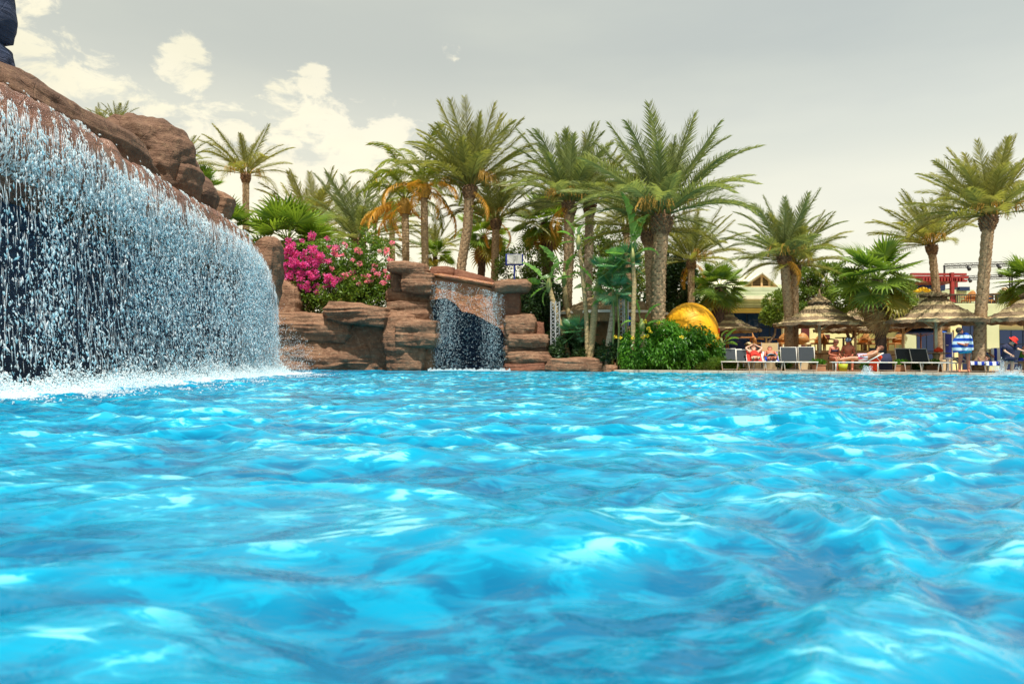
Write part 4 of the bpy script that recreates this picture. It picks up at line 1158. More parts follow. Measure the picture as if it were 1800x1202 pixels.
def bush(name, label, cat, blobs, n, size, m, base, seed, group=None, stems=True, **kw):
    t = thing(name, label, cat, base, 0, group)
    leaf_cloud('foliage', blobs, n, size, m, t, seed, **kw)
    if stems: branches(t, Vector(base) + Vector((0, 0, 0.1)), blobs[:5], 0.035, seed=seed, name='stem')
    return t
hb = [B(1130, 612, 38, 42, 30.9), B(1165, 608, 46, 42, 31.0), B(1210, 610, 46, 38, 31.0), B(1242, 622, 28, 34, 30.9), B(1120, 635, 30, 26, 30.6), B(1180, 628, 60, 32, 30.5), B(1240, 632, 30, 26, 30.5), B(1150, 578, 24, 14, 31), B(1210, 572, 16, 9, 31), B(1266, 608, 10, 30, 31.2)]
hg = bush('flowering_hedge', 'dense bright green hedge with small yellow flowers in front of the yellow dome', 'hedge', hb, 26000, 0.15, 'leaf_bush', WZ(1185, 31, DECK), 8, ratio=0.40, thr=-0.45, droop=0.9, up=0.0)
yf = []
for (x, y) in ((1135, 565), (1140, 577), (1143, 582), (1158, 567), (1130, 593), (1137, 590), (1112, 594), (1082, 592), (1090, 594), (1198, 592), (1260, 590), (1256, 600), (1158, 612), (1130, 612), (1116, 632), (1168, 558), (1200, 640), (1190, 655), (1258, 580), (1100, 620)):
    c = W(x, y, 29.75); yf.append(((c.x, c.y, c.z), (0.07, 0.06, 0.05)))
leaf_cloud('blossom', yf, 260, 0.055, 'petal_yellow', hg, 9, 0.8, -2, shell=0.2)
bush('low_shrub', 'low olive shrub spilling over the coping at the right end of the hedge', 'shrub', [B(1262, 645, 34, 13, 30.0), B(1288, 648, 18, 10, 29.8), B(1240, 650, 20, 8, 29.9)], 5200, 0.16, 'leaf_boug', WZ(1265, 30.0, DECK), 10, ratio=0.16, thr=-0.6)
bush('leafy_shrub', 'loose light green shrub around the white board behind the grotto', 'shrub', [B(905, 480, 34, 46, 38), B(935, 470, 32, 38, 38.2), B(960, 500, 30, 45, 38), B(915, 520, 30, 40, 38), B(890, 465, 14, 26, 37.6)], 9500, 0.16, 'leaf_tree', WZ(930, 38, DECK), 11, thr=-0.05)
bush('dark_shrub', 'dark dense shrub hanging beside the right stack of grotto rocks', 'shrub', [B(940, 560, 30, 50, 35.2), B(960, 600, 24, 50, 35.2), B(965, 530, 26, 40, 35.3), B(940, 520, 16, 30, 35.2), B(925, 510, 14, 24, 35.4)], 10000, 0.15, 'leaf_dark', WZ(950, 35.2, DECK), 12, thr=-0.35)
bush('leafy_shrub', 'yellow-green shrub glowing in the gap under the left side of the thatched gazebo', 'shrub', [B(1010, 590, 26, 40, 38), B(1035, 600, 24, 44, 38), B(1062, 575, 20, 30, 38.5)], 5000, 0.15, 'leaf_tree', WZ(1020, 38, DECK), 13, thr=-0.1)
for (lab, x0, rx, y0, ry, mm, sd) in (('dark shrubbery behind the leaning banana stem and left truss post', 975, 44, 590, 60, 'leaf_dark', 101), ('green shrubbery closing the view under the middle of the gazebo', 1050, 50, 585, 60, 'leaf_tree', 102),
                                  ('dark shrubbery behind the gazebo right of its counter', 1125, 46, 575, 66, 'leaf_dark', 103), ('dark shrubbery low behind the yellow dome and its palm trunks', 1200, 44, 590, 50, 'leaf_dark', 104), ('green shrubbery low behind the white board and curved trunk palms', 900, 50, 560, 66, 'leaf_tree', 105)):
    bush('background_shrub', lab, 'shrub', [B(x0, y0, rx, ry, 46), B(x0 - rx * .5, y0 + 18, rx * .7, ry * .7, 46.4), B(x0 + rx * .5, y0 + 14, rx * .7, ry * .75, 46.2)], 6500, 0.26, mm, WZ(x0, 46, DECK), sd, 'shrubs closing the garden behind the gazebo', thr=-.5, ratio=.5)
bush('ground_plants', 'dark low plants at the foot of the banana stems behind the low rock', 'shrub', [B(1000, 620, 34, 26, 33), B(1040, 630, 30, 20, 32.4), B(1075, 625, 22, 26, 31.6), B(985, 600, 20, 24, 33.6)], 6500, 0.19, 'leaf_dark', WZ(1020, 33, DECK), 14, ratio=0.5)
def tree(label, blobs, n, size, m, base, seed, trunk, wood=0.12, thr=-0.1, group='leafy trees behind the pool', name='leafy_tree', **kw):
    t = thing(name, label, 'tree', base, 0, group)
    mb = MB(); pts = [Vector(p) for p in trunk]
    mb.tube(pts, [wood * (1 - 0.5 * i / (len(pts) - 1)) for i in range(len(pts))], 9)
    mb.build('trunk', M['wood_bark'], t, True, world=True)
    branches(t, pts[-1], blobs, wood * 0.4, seed=seed)
    leaf_cloud('crown', blobs, n, size, m, t, seed, thr=thr, **kw)
    return t
def TP(*a): return [W(x, y, D) for x, y, D in a]
tree('dark green tree filling the gap between the greyish palm and the largest palm', [B(1075, 450, 40, 45, 43), B(1050, 430, 26, 34, 43), B(1110, 470, 34, 40, 43.5), B(1010, 450, 22, 40, 43), B(1085, 500, 50, 34, 43)], 12000, 0.19, 'leaf_tree', WZ(1075, 43, DECK), 15, TP((1078, 640, 43), (1076, 560, 43), (1075, 490, 43)))
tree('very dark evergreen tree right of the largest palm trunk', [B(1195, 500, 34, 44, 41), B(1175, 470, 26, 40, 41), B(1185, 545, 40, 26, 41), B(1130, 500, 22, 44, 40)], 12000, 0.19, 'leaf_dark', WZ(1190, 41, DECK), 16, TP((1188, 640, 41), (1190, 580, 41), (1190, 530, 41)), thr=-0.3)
tree('small round tree on a crooked stem before the blue glass front', [B(1362, 540, 20, 24, 37), B(1350, 555, 12, 16, 36.8), B(1372, 525, 12, 16, 37)], 3600, 0.15, 'leaf_tree', WZ(1354, 36.9, 1.1), 17, TP((1352, 612, 36.9), (1352, 600, 36.9), (1362, 588, 36.9), (1364, 560, 36.9)), wood=0.09)
tree('bushy light green tree behind the left front umbrella', [B(1430, 520, 34, 34, 39), B(1415, 490, 24, 24, 39), B(1460, 500, 26, 36, 39.3), B(1400, 530, 26, 30, 39), B(1455, 470, 16, 18, 39.5), B(1480, 530, 30, 24, 39.5)], 13000, 0.18, 'leaf_tree', WZ(1440, 39, DECK), 18, TP((1440, 640, 39), (1442, 590, 39), (1440, 540, 39)))
tree('light green tree behind the large fan palm', [B(1520, 520, 36, 40, 38), B(1580, 520, 28, 34, 38.5), B(1490, 480, 20, 22, 38.5)], 8000, 0.18, 'leaf_tree', WZ(1525, 38, DECK), 19, TP((1522, 640, 38), (1520, 600, 38), (1520, 550, 38)))
# crooked bare trunk under the rear umbrella
t = thing('crooked_tree', 'crooked dark trunk forking behind the seated man', 'tree', WZ(1497, 34.5, DECK))
mb = MB(); mb.tube(TP((1502, 640, 34.5), (1497, 612, 34.5), (1492, 600, 34.5), (1491, 590, 34.5)), [0.13, 0.11, 0.10, 0.08], 8); mb.build('trunk', M['wood_bark'], t, True, world=True)
for q in (((1491, 590, 34.5), (1489, 586, 34.5), (1486, 560, 34.5)), ((1493, 600, 34.5), (1500, 592, 34.5), (1502, 565, 34.5))):
    mb = MB(); mb.tube(TP(*q), [0.08, 0.06, 0.05], 6); mb.build('limb', M['wood_bark'], t, True, world=True)

# ---- banana / bird-of-paradise trees
def blade_mesh(name, seed=0, bend=0.7, n=11):
    """paddle leaf of length 1 along +x with torn edges"""
    r = random.Random(seed); b = MB()
    p = Vector((0.30, 0, 0)); th = 0.0; pts = [p.copy()]
    for i in range(n):
        th -= bend / n * (0.4 + 1.4 * i / n)
        p = p + Vector((math.cos(th), 0, math.sin(th))) * 0.70 / n; pts.append(p.copy())
    b.tube([Vector((0, 0, -0.02)), Vector((0.15, 0, 0.0))] + pts, [0.016, 0.014] + [0.011 * (1 - 0.8 * i / n) for i in range(n + 1)], 4, False, 0.98)
    for sd in (-1, 1):
        for i in range(n):
            s0, s1 = i / n, (i + 1) / n
            def w(s): return 0.17 * max(0.02, math.sin(PI * min(1, 0.06 + 0.94 * s) ** 0.8)) ** 0.6
            dz = -0.25 * r.random() if r.random() < 0.4 else 0.03
            cut = r.uniform(0.88, 1.0)
            a, c = pts[i], pts[i + 1]
            up = Vector((0, 0, 1))
            q1 = a + Vector((0.02, sd * w(s0), w(s0) * (0.35 + dz)))
            q2 = a.lerp(c, cut) + Vector((0.02, sd * w(s1), w(s1) * (0.35 + dz)))
            b.add([a, a.lerp(c, cut), q2, q1], [(0, 1, 2, 3)] if sd > 0 else [(3, 2, 1, 0)], r.random() * 0.9)
    return b.mesh(name)
BLADES = withmat([blade_mesh('paddle_leaf', k, bd) for k, bd in ((1, 0.35), (2, 0.8), (3, 1.4), (4, 0.6))], 'leaf_banana')
def banana(label, pix, D, wpx, leaves, seed, tm='banana_trunk', L_=50):
    r = random.Random(seed)
    t = thing('banana_tree', label, 'tree', WZ(pix[0][0], D, DECK), 0, 'slender banana trees by the small waterfall')
    pts = palm_path(pix, D, t)
    tr = wpx / FPX * D / 2
    obj('trunk', trunk_mesh('trunk', pts, [tr * 1.1] + [tr] * (len(pts) - 2) + [tr * 0.7], 'ring', seed), M[tm], t)
    top = pts[-1]; k = D / FPX
    mb = MB(); mb.tube([top - Vector((0, 0, 14 * k)), top, top + Vector((0, 0, 12 * k))], [tr * 0.9, tr * 1.15, tr * 0.4], 8); mb.build('leaf_sheath', M['sheath'], t, True)
    for i, (dx, dy, ln, az) in enumerate(leaves):
        el = math.atan2(dy, abs(dx) + 1e-3) if dx else PI / 2
        a = az if az is not None else (0 if dx > 0 else PI)
        put(t, BLADES[i % 4], 'paddle_leaf', top, a + r.uniform(-.3, .3), el, ln * k, r.uniform(-.7, .7))
    return t
banana('leaning banana tree with yellow stem nearest the grotto rocks', [(1003, 642), (990, 590), (972, 530), (965, 500)], 33.2, 10, [(-1, 1, 62, None), (-1, .2, 50, None), (.3, 1, 58, None), (1, .5, 44, None), (-1, -.6, 44, None), (-.6, -1.2, 40, None)], 41)
banana('short banana tree with a bent stem just right of the leaning one', [(1006, 600), (1003, 570), (994, 525), (992, 490)], 33.8, 9, [(-1, 1.6, 74, None), (.4, 1.4, 50, None), (1, .6, 40, None), (-1, .1, 44, None)], 42)
banana('tall thin banana tree crossing in front of the greyish palm', [(1033, 640), (1031, 560), (1024, 480), (1017, 425)], 32.0, 8, [(-.7, 1.5, 46, None), (-1, .8, 44, None), (.1, 1.6, 40, None), (1, .4, 30, None), (-1, .0, 34, None)], 43)
banana('yellow-ringed banana tree standing behind the middle of the low rock', [(1037, 640), (1041, 590), (1047, 530), (1052, 505)], 31.9, 12, [(-1, 1.2, 56, None), (1, .7, 44, None), (.2, 1.4, 50, None), (-1, .1, 46, None), (1, -.3, 40, None)], 44)
banana('pale curving banana tree behind the right end of the low rock', [(1066, 645), (1069, 610), (1077, 560), (1080, 525)], 31.4, 12, [(-.5, 1.4, 46, None), (.4, 1.3, 48, None), (1, .6, 52, None), (-1, .5, 52, None), (1, 0, 44, None), (-1, -.1, 44, None)], 45, tm='trunk_grey')
banana('banana tree with one tall upright leaf beside the metal truss', [(1112, 630), (1113, 560), (1115, 500), (1112, 448)], 30.35, 8, [(-.15, 1.6, 112, None), (.3, 1.5, 84, None), (1, .4, 50, None), (-1, .2, 50, None), (-1, -.8, 50, None)], 46)
banana('young banana plant with broad upright leaves against the thatch right of the truss', [(1128, 630), (1128, 590), (1128, 572)], 30.5, 10, [(-.3, 1.4, 60, None), (.7, 1.3, 52, None), (-1, .4, 40, None), (1, .3, 40, None)], 47)
banana('small banana plant at the right end of the flowering hedge', [(1268, 640), (1268, 620), (1268, 605)], 31.4, 7, [(.9, 1.1, 38, None), (1, .6, 34, None), (.1, 1.3, 30, None), (.8, .1, 30, None)], 48)
# split-leaf plants
for lab, px, py, D, sc, sd in (('teal split-leaf plant high between the greyish palm and the tall upright leaf', 1076, 478, 31.2, 44, 51), ('teal split-leaf plant spreading below the tall upright banana leaf', 1098, 462, 31.0, 40, 52),
                               ('lower teal split-leaf plant in front of the thatched gazebo edge', 1085, 514, 31.0, 36, 53), ('grey-green split-leaf plant low between the banana stems', 1015, 590, 33, 44, 54)):
    t = thing('split_leaf_plant', lab, 'plant', WZ(px, D, DECK), 0, 'split-leaf plants by the small waterfall')
    rr = random.Random(sd)
    top = W(px, py, D) - t.location
    mb = MB(); mb.tube([(0, 0, -0.1), top * 0.5 + Vector((0.08, 0, 0)), top], [0.05, 0.045, 0.03], 6); mb.build('stem', M['sheath'], t, True)
    for k in range(15):
        put(t, MS['split'][k % 2], 'split_leaf', top, k * 2.4, R(70 - 7 * k), sc / FPX * D / 1.7 * rr.uniform(.8, 1.1), rr.uniform(-.5, .5))
# ================================================================== BUILDINGS
M['wall_lime'] = mat('lime_yellow_render', (0.76, 0.74, 0.38), (0.70, 0.68, 0.35), 1.2, 0.85, 0.1)
M['wall_green'] = mat('pale_green_render', (0.56, 0.62, 0.38), (0.50, 0.57, 0.34), 1.2, 0.85, 0.1)
M['board_green'] = mat('pale_green_board', (0.58, 0.64, 0.42), (0.50, 0.57, 0.36), 2.0, 0.7, 0.1)
M['fascia'] = mat('ochre_fascia', (0.60, 0.45, 0.10), (0.54, 0.40, 0.09), 2, 0.7)
M['cream'] = mat('cream_paint', (0.78, 0.74, 0.52), (0.70, 0.66, 0.46), 2, 0.7)
M['terrace'] = mat('sand_render', (0.60, 0.51, 0.31), (0.52, 0.43, 0.26), 1.5, 0.9, 0.1)
M['gable_wood'] = mat('gable_wood', (0.62, 0.40, 0.20), (0.52, 0.32, 0.16), 6, 0.7)
M['slat_wood'] = mat('dark_slat_wood', (0.30, 0.20, 0.10), (0.20, 0.13, 0.07), 6, 0.8)
M['roof'] = mat('pale_metal_roof', (0.74, 0.70, 0.55), (0.68, 0.63, 0.48), 2, 0.5)
M['red_wood'] = mat('red_painted_wood', (0.34, 0.035, 0.03), (0.25, 0.028, 0.025), 4, 0.5)
M['red_brown'] = mat('dark_red_door', (0.12, 0.025, 0.025), (0.09, 0.02, 0.02), 4, 0.5)
M['black'] = mat('black_metal', (0.03, 0.032, 0.036), (0.022, 0.022, 0.025), 5, 0.5)
M['steel'] = mat('pale_steel', (0.62, 0.64, 0.64), (0.52, 0.54, 0.55), 5, 0.35, metal=0.3)
M['white'] = mat('white_paint', (0.78, 0.77, 0.74), (0.70, 0.69, 0.66), 4, 0.5)
M['blue'] = mat('deep_blue_board', (0.006, 0.025, 0.24), (0.008, 0.03, 0.28), 3, 0.4)
M['blue_cloth'] = mat('blue_canvas', (0.01, 0.10, 0.48), (0.015, 0.13, 0.56), 3, 0.7)
M['frame_dark'] = mat('dark_window_frame', (0.012, 0.025, 0.05), (0.01, 0.02, 0.04), 3, 0.4)
M['rattan'] = mat('orange_rattan', (0.52, 0.24, 0.07), (0.36, 0.16, 0.05), 25, 0.6, 0.3, world=False)
M['wood_or'] = mat('orange_wood', (0.55, 0.22, 0.06), (0.42, 0.17, 0.05), 8, 0.6, world=False)
M['wood_pale'] = mat('pale_wood', (0.60, 0.46, 0.26), (0.50, 0.38, 0.21), 8, 0.7, world=False)
M['sling'] = mat('grey_mesh_fabric', (0.04, 0.048, 0.056), (0.03, 0.037, 0.043), 60, 0.95, 0.2, world=False)
M['sling_lt'] = mat('ochre_mesh_fabric', (0.60, 0.44, 0.22), (0.54, 0.39, 0.19), 60, 0.7, world=False)
M['lounge_white'] = mat('white_lounger_frame', (0.74, 0.72, 0.66), (0.66, 0.64, 0.58), 5, 0.4, world=False)
M['red_cloth'] = mat('red_towel', (0.80, 0.035, 0.02), (0.70, 0.03, 0.02), 20, 0.9, 0.3, world=False)
M['orange_cloth'] = mat('orange_red_towel', (0.82, 0.07, 0.015), (0.75, 0.055, 0.015), 12, 0.9, 0.3, world=False)
M['navy_cloth'] = mat('navy_cloth', (0.014, 0.018, 0.05), (0.02, 0.025, 0.07), 12, 0.8, world=False)
M['yellow_dome'] = mat('glossy_yellow_plastic', (0.88, 0.44, 0.015), (0.86, 0.40, 0.015), 1.5, 0.5, spec=0.25)
M['wicker'] = mat('brown_wicker', (0.34, 0.24, 0.13), (0.22, 0.15, 0.08), 18, 0.9, 0.5)
m, nt, out = newmat('blue_tinted_glass')
g = N(nt, 'ShaderNodeNewGeometry').outputs['Position']
b = bsdf(nt, mixc(nt, noise(nt, g, 0.6, 2), (0.004, 0.014, 0.055), (0.008, 0.03, 0.10)), 0.04, 0.5)
nt.links.new(b.outputs[0], out.inputs[0]); M['glass'] = m

def wx(px, Y): return W(px, 600, Y).x
def wz(py, Y, px=1500): return W(px, py, Y).z
def pbox(mb, x0, y0, x1, y1, Y, d):          # photo rectangle at depth Y, thickness d going back
    mb.boxr(wx(x0, Y), wx(x1, Y), Y, Y + d, wz(y1, Y, (x0 + x1) / 2), wz(y0, Y, (x0 + x1) / 2)); return mb
def part(parent, name, mt, x0, y0, x1, y1, Y, d, bevel=0.0, label=None):
    return pbox(MB(), x0, y0, x1, y1, Y, d).build(name, M[mt], parent, world=True, bevel=bevel, label=label)

# left pavilion: gable, green boards, ochre fascia, blue glass
YB = 44.0
pv = thing('pavilion', 'low pavilion with pale green boards, wooden gable and a dark blue glass front', 'building', WZ(1320, YB, 0.12))
part(pv, 'back_wall', 'wall_green', 1216, 500, 1392, 640, YB + 1.2, 6)
for k, (a, c) in enumerate(((504.5, 510.5), (511, 517), (517.5, 519.5), (527, 532), (532.5, 537.5), (538, 541))):
    part(pv, 'board', 'board_green', 1262, a, 1388, c, YB - (0.9 if k < 3 else 0.35), 1.4, 0.01)
part(pv, 'cornice', 'cream', 1258, 520, 1390, 526, YB - 1.0, 1.6, 0.02)
part(pv, 'fascia', 'fascia', 1256, 541.5, 1388, 548.5, YB - 0.45, 1.2, 0.01)
f = part(pv, 'window_frame', 'frame_dark', 1256, 549, 1378, 622, YB + 0.5, 0.3)
for a, c in ((1257, 1276), (1278, 1312), (1314, 1333), (1335, 1352), (1354, 1376)):
    pb = pbox(MB(), a, 550, c, 574, YB + 0.44, 0.05); o = pb.build('pane', M['glass'], f); o.location = (0, 0, 0)
    q = pv.location
    o.data.transform(Matrix.Translation(-q)) if True else None
    pb = pbox(MB(), a, 576, c, 618, YB + 0.44, 0.05); o = pb.build('pane', M['glass'], f); o.data.transform(Matrix.Translation(-q))
mb = MB()
a, c, d_ = W(1308, 504, YB - 0.4), W(1340, 483, YB - 0.4), W(1366, 504, YB - 0.4)
def prism(mb, pts, y0, y1):
    n = len(pts)
    return mb.add([(p.x, y0, p.z) for p in pts] + [(p.x, y1, p.z) for p in pts], [tuple(range(n)), tuple(reversed(range(n, 2 * n)))] + [(i, i + n, (i + 1) % n + n, (i + 1) % n) for i in range(n)])
prism(mb, [a, d_, c], YB - 0.1, YB + 3).build('gable_wall', M['slat_wood'], pv, world=True)
for k in range(5):
    z0 = a.z + (c.z - a.z) * (0.1 + 0.16 * k); t = 1 - (0.1 + 0.16 * k)
    mb = MB(); mb.boxr(c.x - (c.x - a.x) * t * .92, c.x + (d_.x - c.x) * t * .92, YB - 0.22, YB - 0.12, z0, z0 + 0.05); mb.build('slat', M['slat_wood'], pv, world=True)
for p_, q_ in ((a, c), (c, d_), (a, d_)):
    mb = MB(); y = YB - 0.32
    mb.tube([(p_.x, y, p_.z), (q_.x, y, q_.z)], 0.065, 4); mb.build('rafter', M['gable_wood'], pv, world=True)
for fx, tt_ in ((1322, 0.46), (1339.5, 0.97), (1353, 0.48)):
    xx = wx(fx, YB - 0.3); zt = a.z + (c.z - a.z) * tt_
    mb = MB(); mb.boxr(xx - 0.06, xx + 0.06, YB - 0.30, YB - 0.18, a.z, zt); mb.build('stud', M['gable_wood'], pv, world=True)
mb = MB()
e0, e1 = W(1296, 506, YB + 4), W(1264, 505, YB + 1.5)
V = [Vector((a.x - 0.08, YB - 0.5, a.z - 0.02)), Vector((c.x, YB - 0.5, c.z + 0.06)), Vector((c.x - 1.9, YB + 5, c.z + 0.10)), Vector((e1.x - 0.4, YB + 5, a.z + 0.1))]
mb.add([v for v in V] + [v + Vector((0, 0, 0.06)) for v in V], [(0, 1, 2, 3), (7, 6, 5, 4), (0, 4, 5, 1), (1, 5, 6, 2), (2, 6, 7, 3), (3, 7, 4, 0)])
V = [Vector((c.x, YB - 0.5, c.z + 0.06)), Vector((d_.x + 0.08, YB - 0.5, d_.z - 0.02)), Vector((d_.x + 0.08, YB + 5, d_.z - 0.02)), Vector((c.x - 0.02, YB + 5, c.z + 0.1))]
mb.add([v for v in V] + [v + Vector((0, 0, 0.05)) for v in V], [(0, 1, 2, 3), (7, 6, 5, 4), (0, 4, 5, 1), (1, 5, 6, 2), (2, 6, 7, 3), (3, 7, 4, 0)])
mb.build('roof', M['roof'], pv, world=True)
for k in range(9):
    t = k / 9.0
    p_ = Vector((a.x - 0.08, YB - 0.5, a.z - 0.02)).lerp(Vector((e1.x - 0.4, YB + 5, a.z + 0.1)), t); q_ = Vector((c.x, YB - 0.5, c.z + 0.06)).lerp(Vector((c.x - 1.9, YB + 5, c.z + 0.10)), t)
    mb = MB(); mb.tube([p_ + Vector((0, 0, .08)), q_ + Vector((0, 0, .08))], 0.03, 4); mb.build('seam', M['roof'], pv, world=True)

# long single-storey wing behind the umbrellas
lw = thing('restaurant_wing', 'long lime-yellow wing behind the umbrellas with a dark red door', 'building', WZ(1490, 44.5, 0.12))
part(lw, 'wall', 'wall_lime', 1372, 545, 1592, 640, 44.5, 5)
part(lw, 'pillar', 'cream', 1376, 556, 1384, 640, 44.2, 0.4)
part(lw, 'pillar', 'cream', 1400, 556, 1408, 640, 44.3, 0.3)
part(lw, 'window', 'glass', 1386, 576, 1400, 616, 44.40, 0.06)
part(lw, 'door', 'red_brown', 1409, 576, 1423, 622, 44.40, 0.08)
part(lw, 'roof_edge', 'terrace', 1384, 540, 1600, 547, 44.1, 5.6, 0.03)
part(lw, 'wall_box', 'red_brown', 1451, 588, 1459, 597, 44.38, 0.1)
part(lw, 'pillar', 'wall_green', 1590, 556, 1596, 640, 43.9, 0.5)
# two-storey building on the right with upper terrace
YR = 39.0
rb = thing('hotel_building', 'right-hand lime-yellow building with tall dark blue windows under a roof terrace', 'building', WZ(1700, YR, 0.12))
part(rb, 'lower_wall', 'wall_lime', 1585, 535.5, 1840, 660, YR + 0.6, 6)
part(rb, 'parapet', 'wall_green', 1618, 534, 1850, 556, YR + 0.2, 0.5, 0.02)
part(rb, 'pillar', 'wall_lime', 1671, 556, 1691, 660, YR + 0.1, 0.6, 0.02)
part(rb, 'pillar', 'wall_green', 1735, 556, 1757, 660, YR + 0.1, 0.6, 0.02)
part(rb, 'pillar', 'wall_green', 1588, 575, 1611, 660, YR + 0.2, 0.5, 0.02)
def window(parent, x0, y0, x1, y1, Y, nx, ny):
    f = part(parent, 'window', 'frame_dark', x0, y0, x1, y1, Y, 0.12)
    for i in range(nx):
        for j in range(ny):
            w, h = (x1 - x0) / nx, (y1 - y0) / ny
            o = pbox(MB(), x0 + i * w + 0.9, y0 + j * h + 0.9, x0 + (i + 1) * w - 0.9, y0 + (j + 1) * h - 0.9, Y - 0.03, 0.05).build('pane', M['glass'], f)
            o.data.transform(Matrix.Translation(-parent.location))
window(rb, 1611, 583, 1646, 652, YR + 0.42, 2, 2)
window(rb, 1648, 574, 1670, 652, YR + 0.42, 1, 2)
window(rb, 1691, 572, 1735, 655, YR + 0.42, 3, 3)
window(rb, 1757, 580, 1838, 655, YR + 0.42, 4, 3)
part(rb, 'upper_wall', 'wall_green', 1616, 509, 1714, 536, YR + 3.5, 2.5)
part(rb, 'upper_window', 'glass', 1610, 497, 1662, 511, YR + 3.2, 1.5)
part(rb, 'upper_window', 'glass', 1688, 504, 1706, 511, YR + 3.2, 1.5)
part(rb, 'terrace_floor', 'terrace', 1600, 533, 1850, 535.4, YR + 0.7, 8)
# picture frames on the yellow pillars
for x, y, lab in ((1675, 593, 'small orange framed notice on the yellow pillar beside the blue board'), (1586, 568, 'small dark framed notice on the pale green pillar under the rear umbrella')):
    t = thing('notice_frame', lab, 'notice', W(x + 4, y + 6, YR - 0.05))
    part(t, 'frame', 'wood_or', x, y, x + 8, y + 11, YR - 0.02, 0.08); part(t, 'panel', 'wood_pale', x + 1.6, y + 2, x + 6.4, y + 9, YR - 0.05, 0.03); part(t, 'print', 'black', x + 3, y + 4, x + 5.4, y + 7, YR - 0.06, 0.01)
# red pergola
pg = thing('pergola', 'dark red timber pergola with stepped beams on the roof terrace', 'pergola', WZ(1660, YR + 2, 3.6))
for a, c, x1, dy in ((480, 483.5, 1701, 0), (485, 489, 1704, 0.7), (491.5, 495, 1702, 1.4)):
    part(pg, 'beam', 'red_wood', 1604, a, x1, c, YR + 1.2 + dy, 0.22)
for k in range(14):
    x = 1606 + k * 5.2
    mb = MB(); z = wz(483, YR + 1.2); mb.boxr(wx(x, YR + 2), wx(x, YR + 2) + 0.09, YR + 1.0, YR + 4.2, z - 0.36, z - 0.16); mb.build('rafter', M['red_wood'], pg, world=True)
part(pg, 'post', 'red_wood', 1673.5, 479, 1679, 530, YR + 1.0, 0.18)
part(pg, 'post_foot', 'red_wood', 1671, 526, 1682, 531, YR + 0.95, 0.3)
part(pg, 'post', 'red_wood', 1681.5, 492, 1685, 530, YR + 3.6, 0.16)
# railing
rl = thing('railing', 'thin dark metal railing along the edge of the roof terrace', 'railing', WZ(1700, YR + 0.3, 3.5))
part(rl, 'top_rail', 'black', 1612, 517.6, 1790, 519, YR + 0.3, 0.05)
part(rl, 'bottom_rail', 'black', 1612, 532.4, 1790, 533.3, YR + 0.3, 0.04)
bx_ = pbox(MB(), 0, 519.2, 0.8, 532.3, YR + 0.3, 0.03); me = None
for k in range(46):
    x = 1613 + k * 3.9
    o = MB(); Y = YR + 0.315; o.tube([W(x, 532, Y), W(x, 518.6, Y)], 0.012 if k % 6 else 0.025, 4); o.build('baluster', M['black'], rl, world=True)
# lighting truss
ty = YR + 4
tr_ = thing('lighting_truss', 'black metal lighting truss frame standing on the roof terrace against the sky', 'truss', WZ(1720, ty, 3.5))
def truss_beam(parent, p, q, w, n, m, r_=0.018, name='beam'):
    mb = MB(); p, q = Vector(p), Vector(q); d = (q - p).normalized()
    s1 = d.orthogonal().normalized() * w / 2; s2 = d.cross(s1).normalized() * w / 2
    cs = [s1 + s2, s1 - s2, -s1 - s2, s2 - s1]
    for c in cs: mb.tube([p + c, q + c], r_, 5)
    for i in range(n):
        a, b_ = p.lerp(q, i / n), p.lerp(q, (i + 1) / n)
        for k in range(4):
            c0, c1 = cs[k], cs[(k + 1) % 4]
            mb.tube([a + (c0 if i % 2 else c1), b_ + (c1 if i % 2 else c0)], r_ * 0.6, 4, False)
    return mb.build(name, M[m], parent, world=True)
truss_beam(tr_, W(1660, 468, ty), W(1779, 463.5, ty), 0.20, 22, 'black')
truss_beam(tr_, W(1688, 489, ty + 3), W(1776, 486, ty + 3), 0.20, 18, 'black')
for x, y0 in ((1660, 466), (1779, 461)):
    mb = MB(); mb.tube([W(x, 534, ty), W(x, y0, ty)], 0.055, 6); mb.build('post', M['black'], tr_, world=True)
for x in (1775,):
    mb = MB(); mb.tube([W(x, 534, ty + 3), W(x, 484, ty + 3)], 0.05, 6); mb.build('post', M['black'], tr_, world=True)
for x, y, yy in ((1702, 471, ty), (1755, 468, ty), (1773, 474, ty), (1757, 483, ty + 3), (1704, 492, ty + 3)):
    mb = MB(); c = W(x, y, yy); mb.tube([c + Vector((0, 0, .16)), c + Vector((0, 0, .05))], 0.03, 5); mb.tube([c + Vector((0, -0.12, -0.12)), c + Vector((0, 0.08, 0.08))], [0.11, 0.07], 8); mb.build('lamp', M['black'], tr_, True, world=True)

# raised terrace between the wings and the pool deck
YT = 36.2
te = thing('raised_terrace', 'long sand-coloured terrace wall behind the sun loungers', 'terrace', WZ(1450, YT, 0.12))
part(te, 'wall', 'terrace', 1268, 617, 1605, 662, YT, 7.4, 0.02)
part(te, 'capping', 'terrace', 1266, 615.6, 1606, 617.8, YT - 0.06, 7.5, 0.01)
part(te, 'planter_wall', 'terrace', 1606, 632, 1672, 664, YT - 1.0, 0.4, 0.02)
TZ = wz(616.5, YT, 1440)

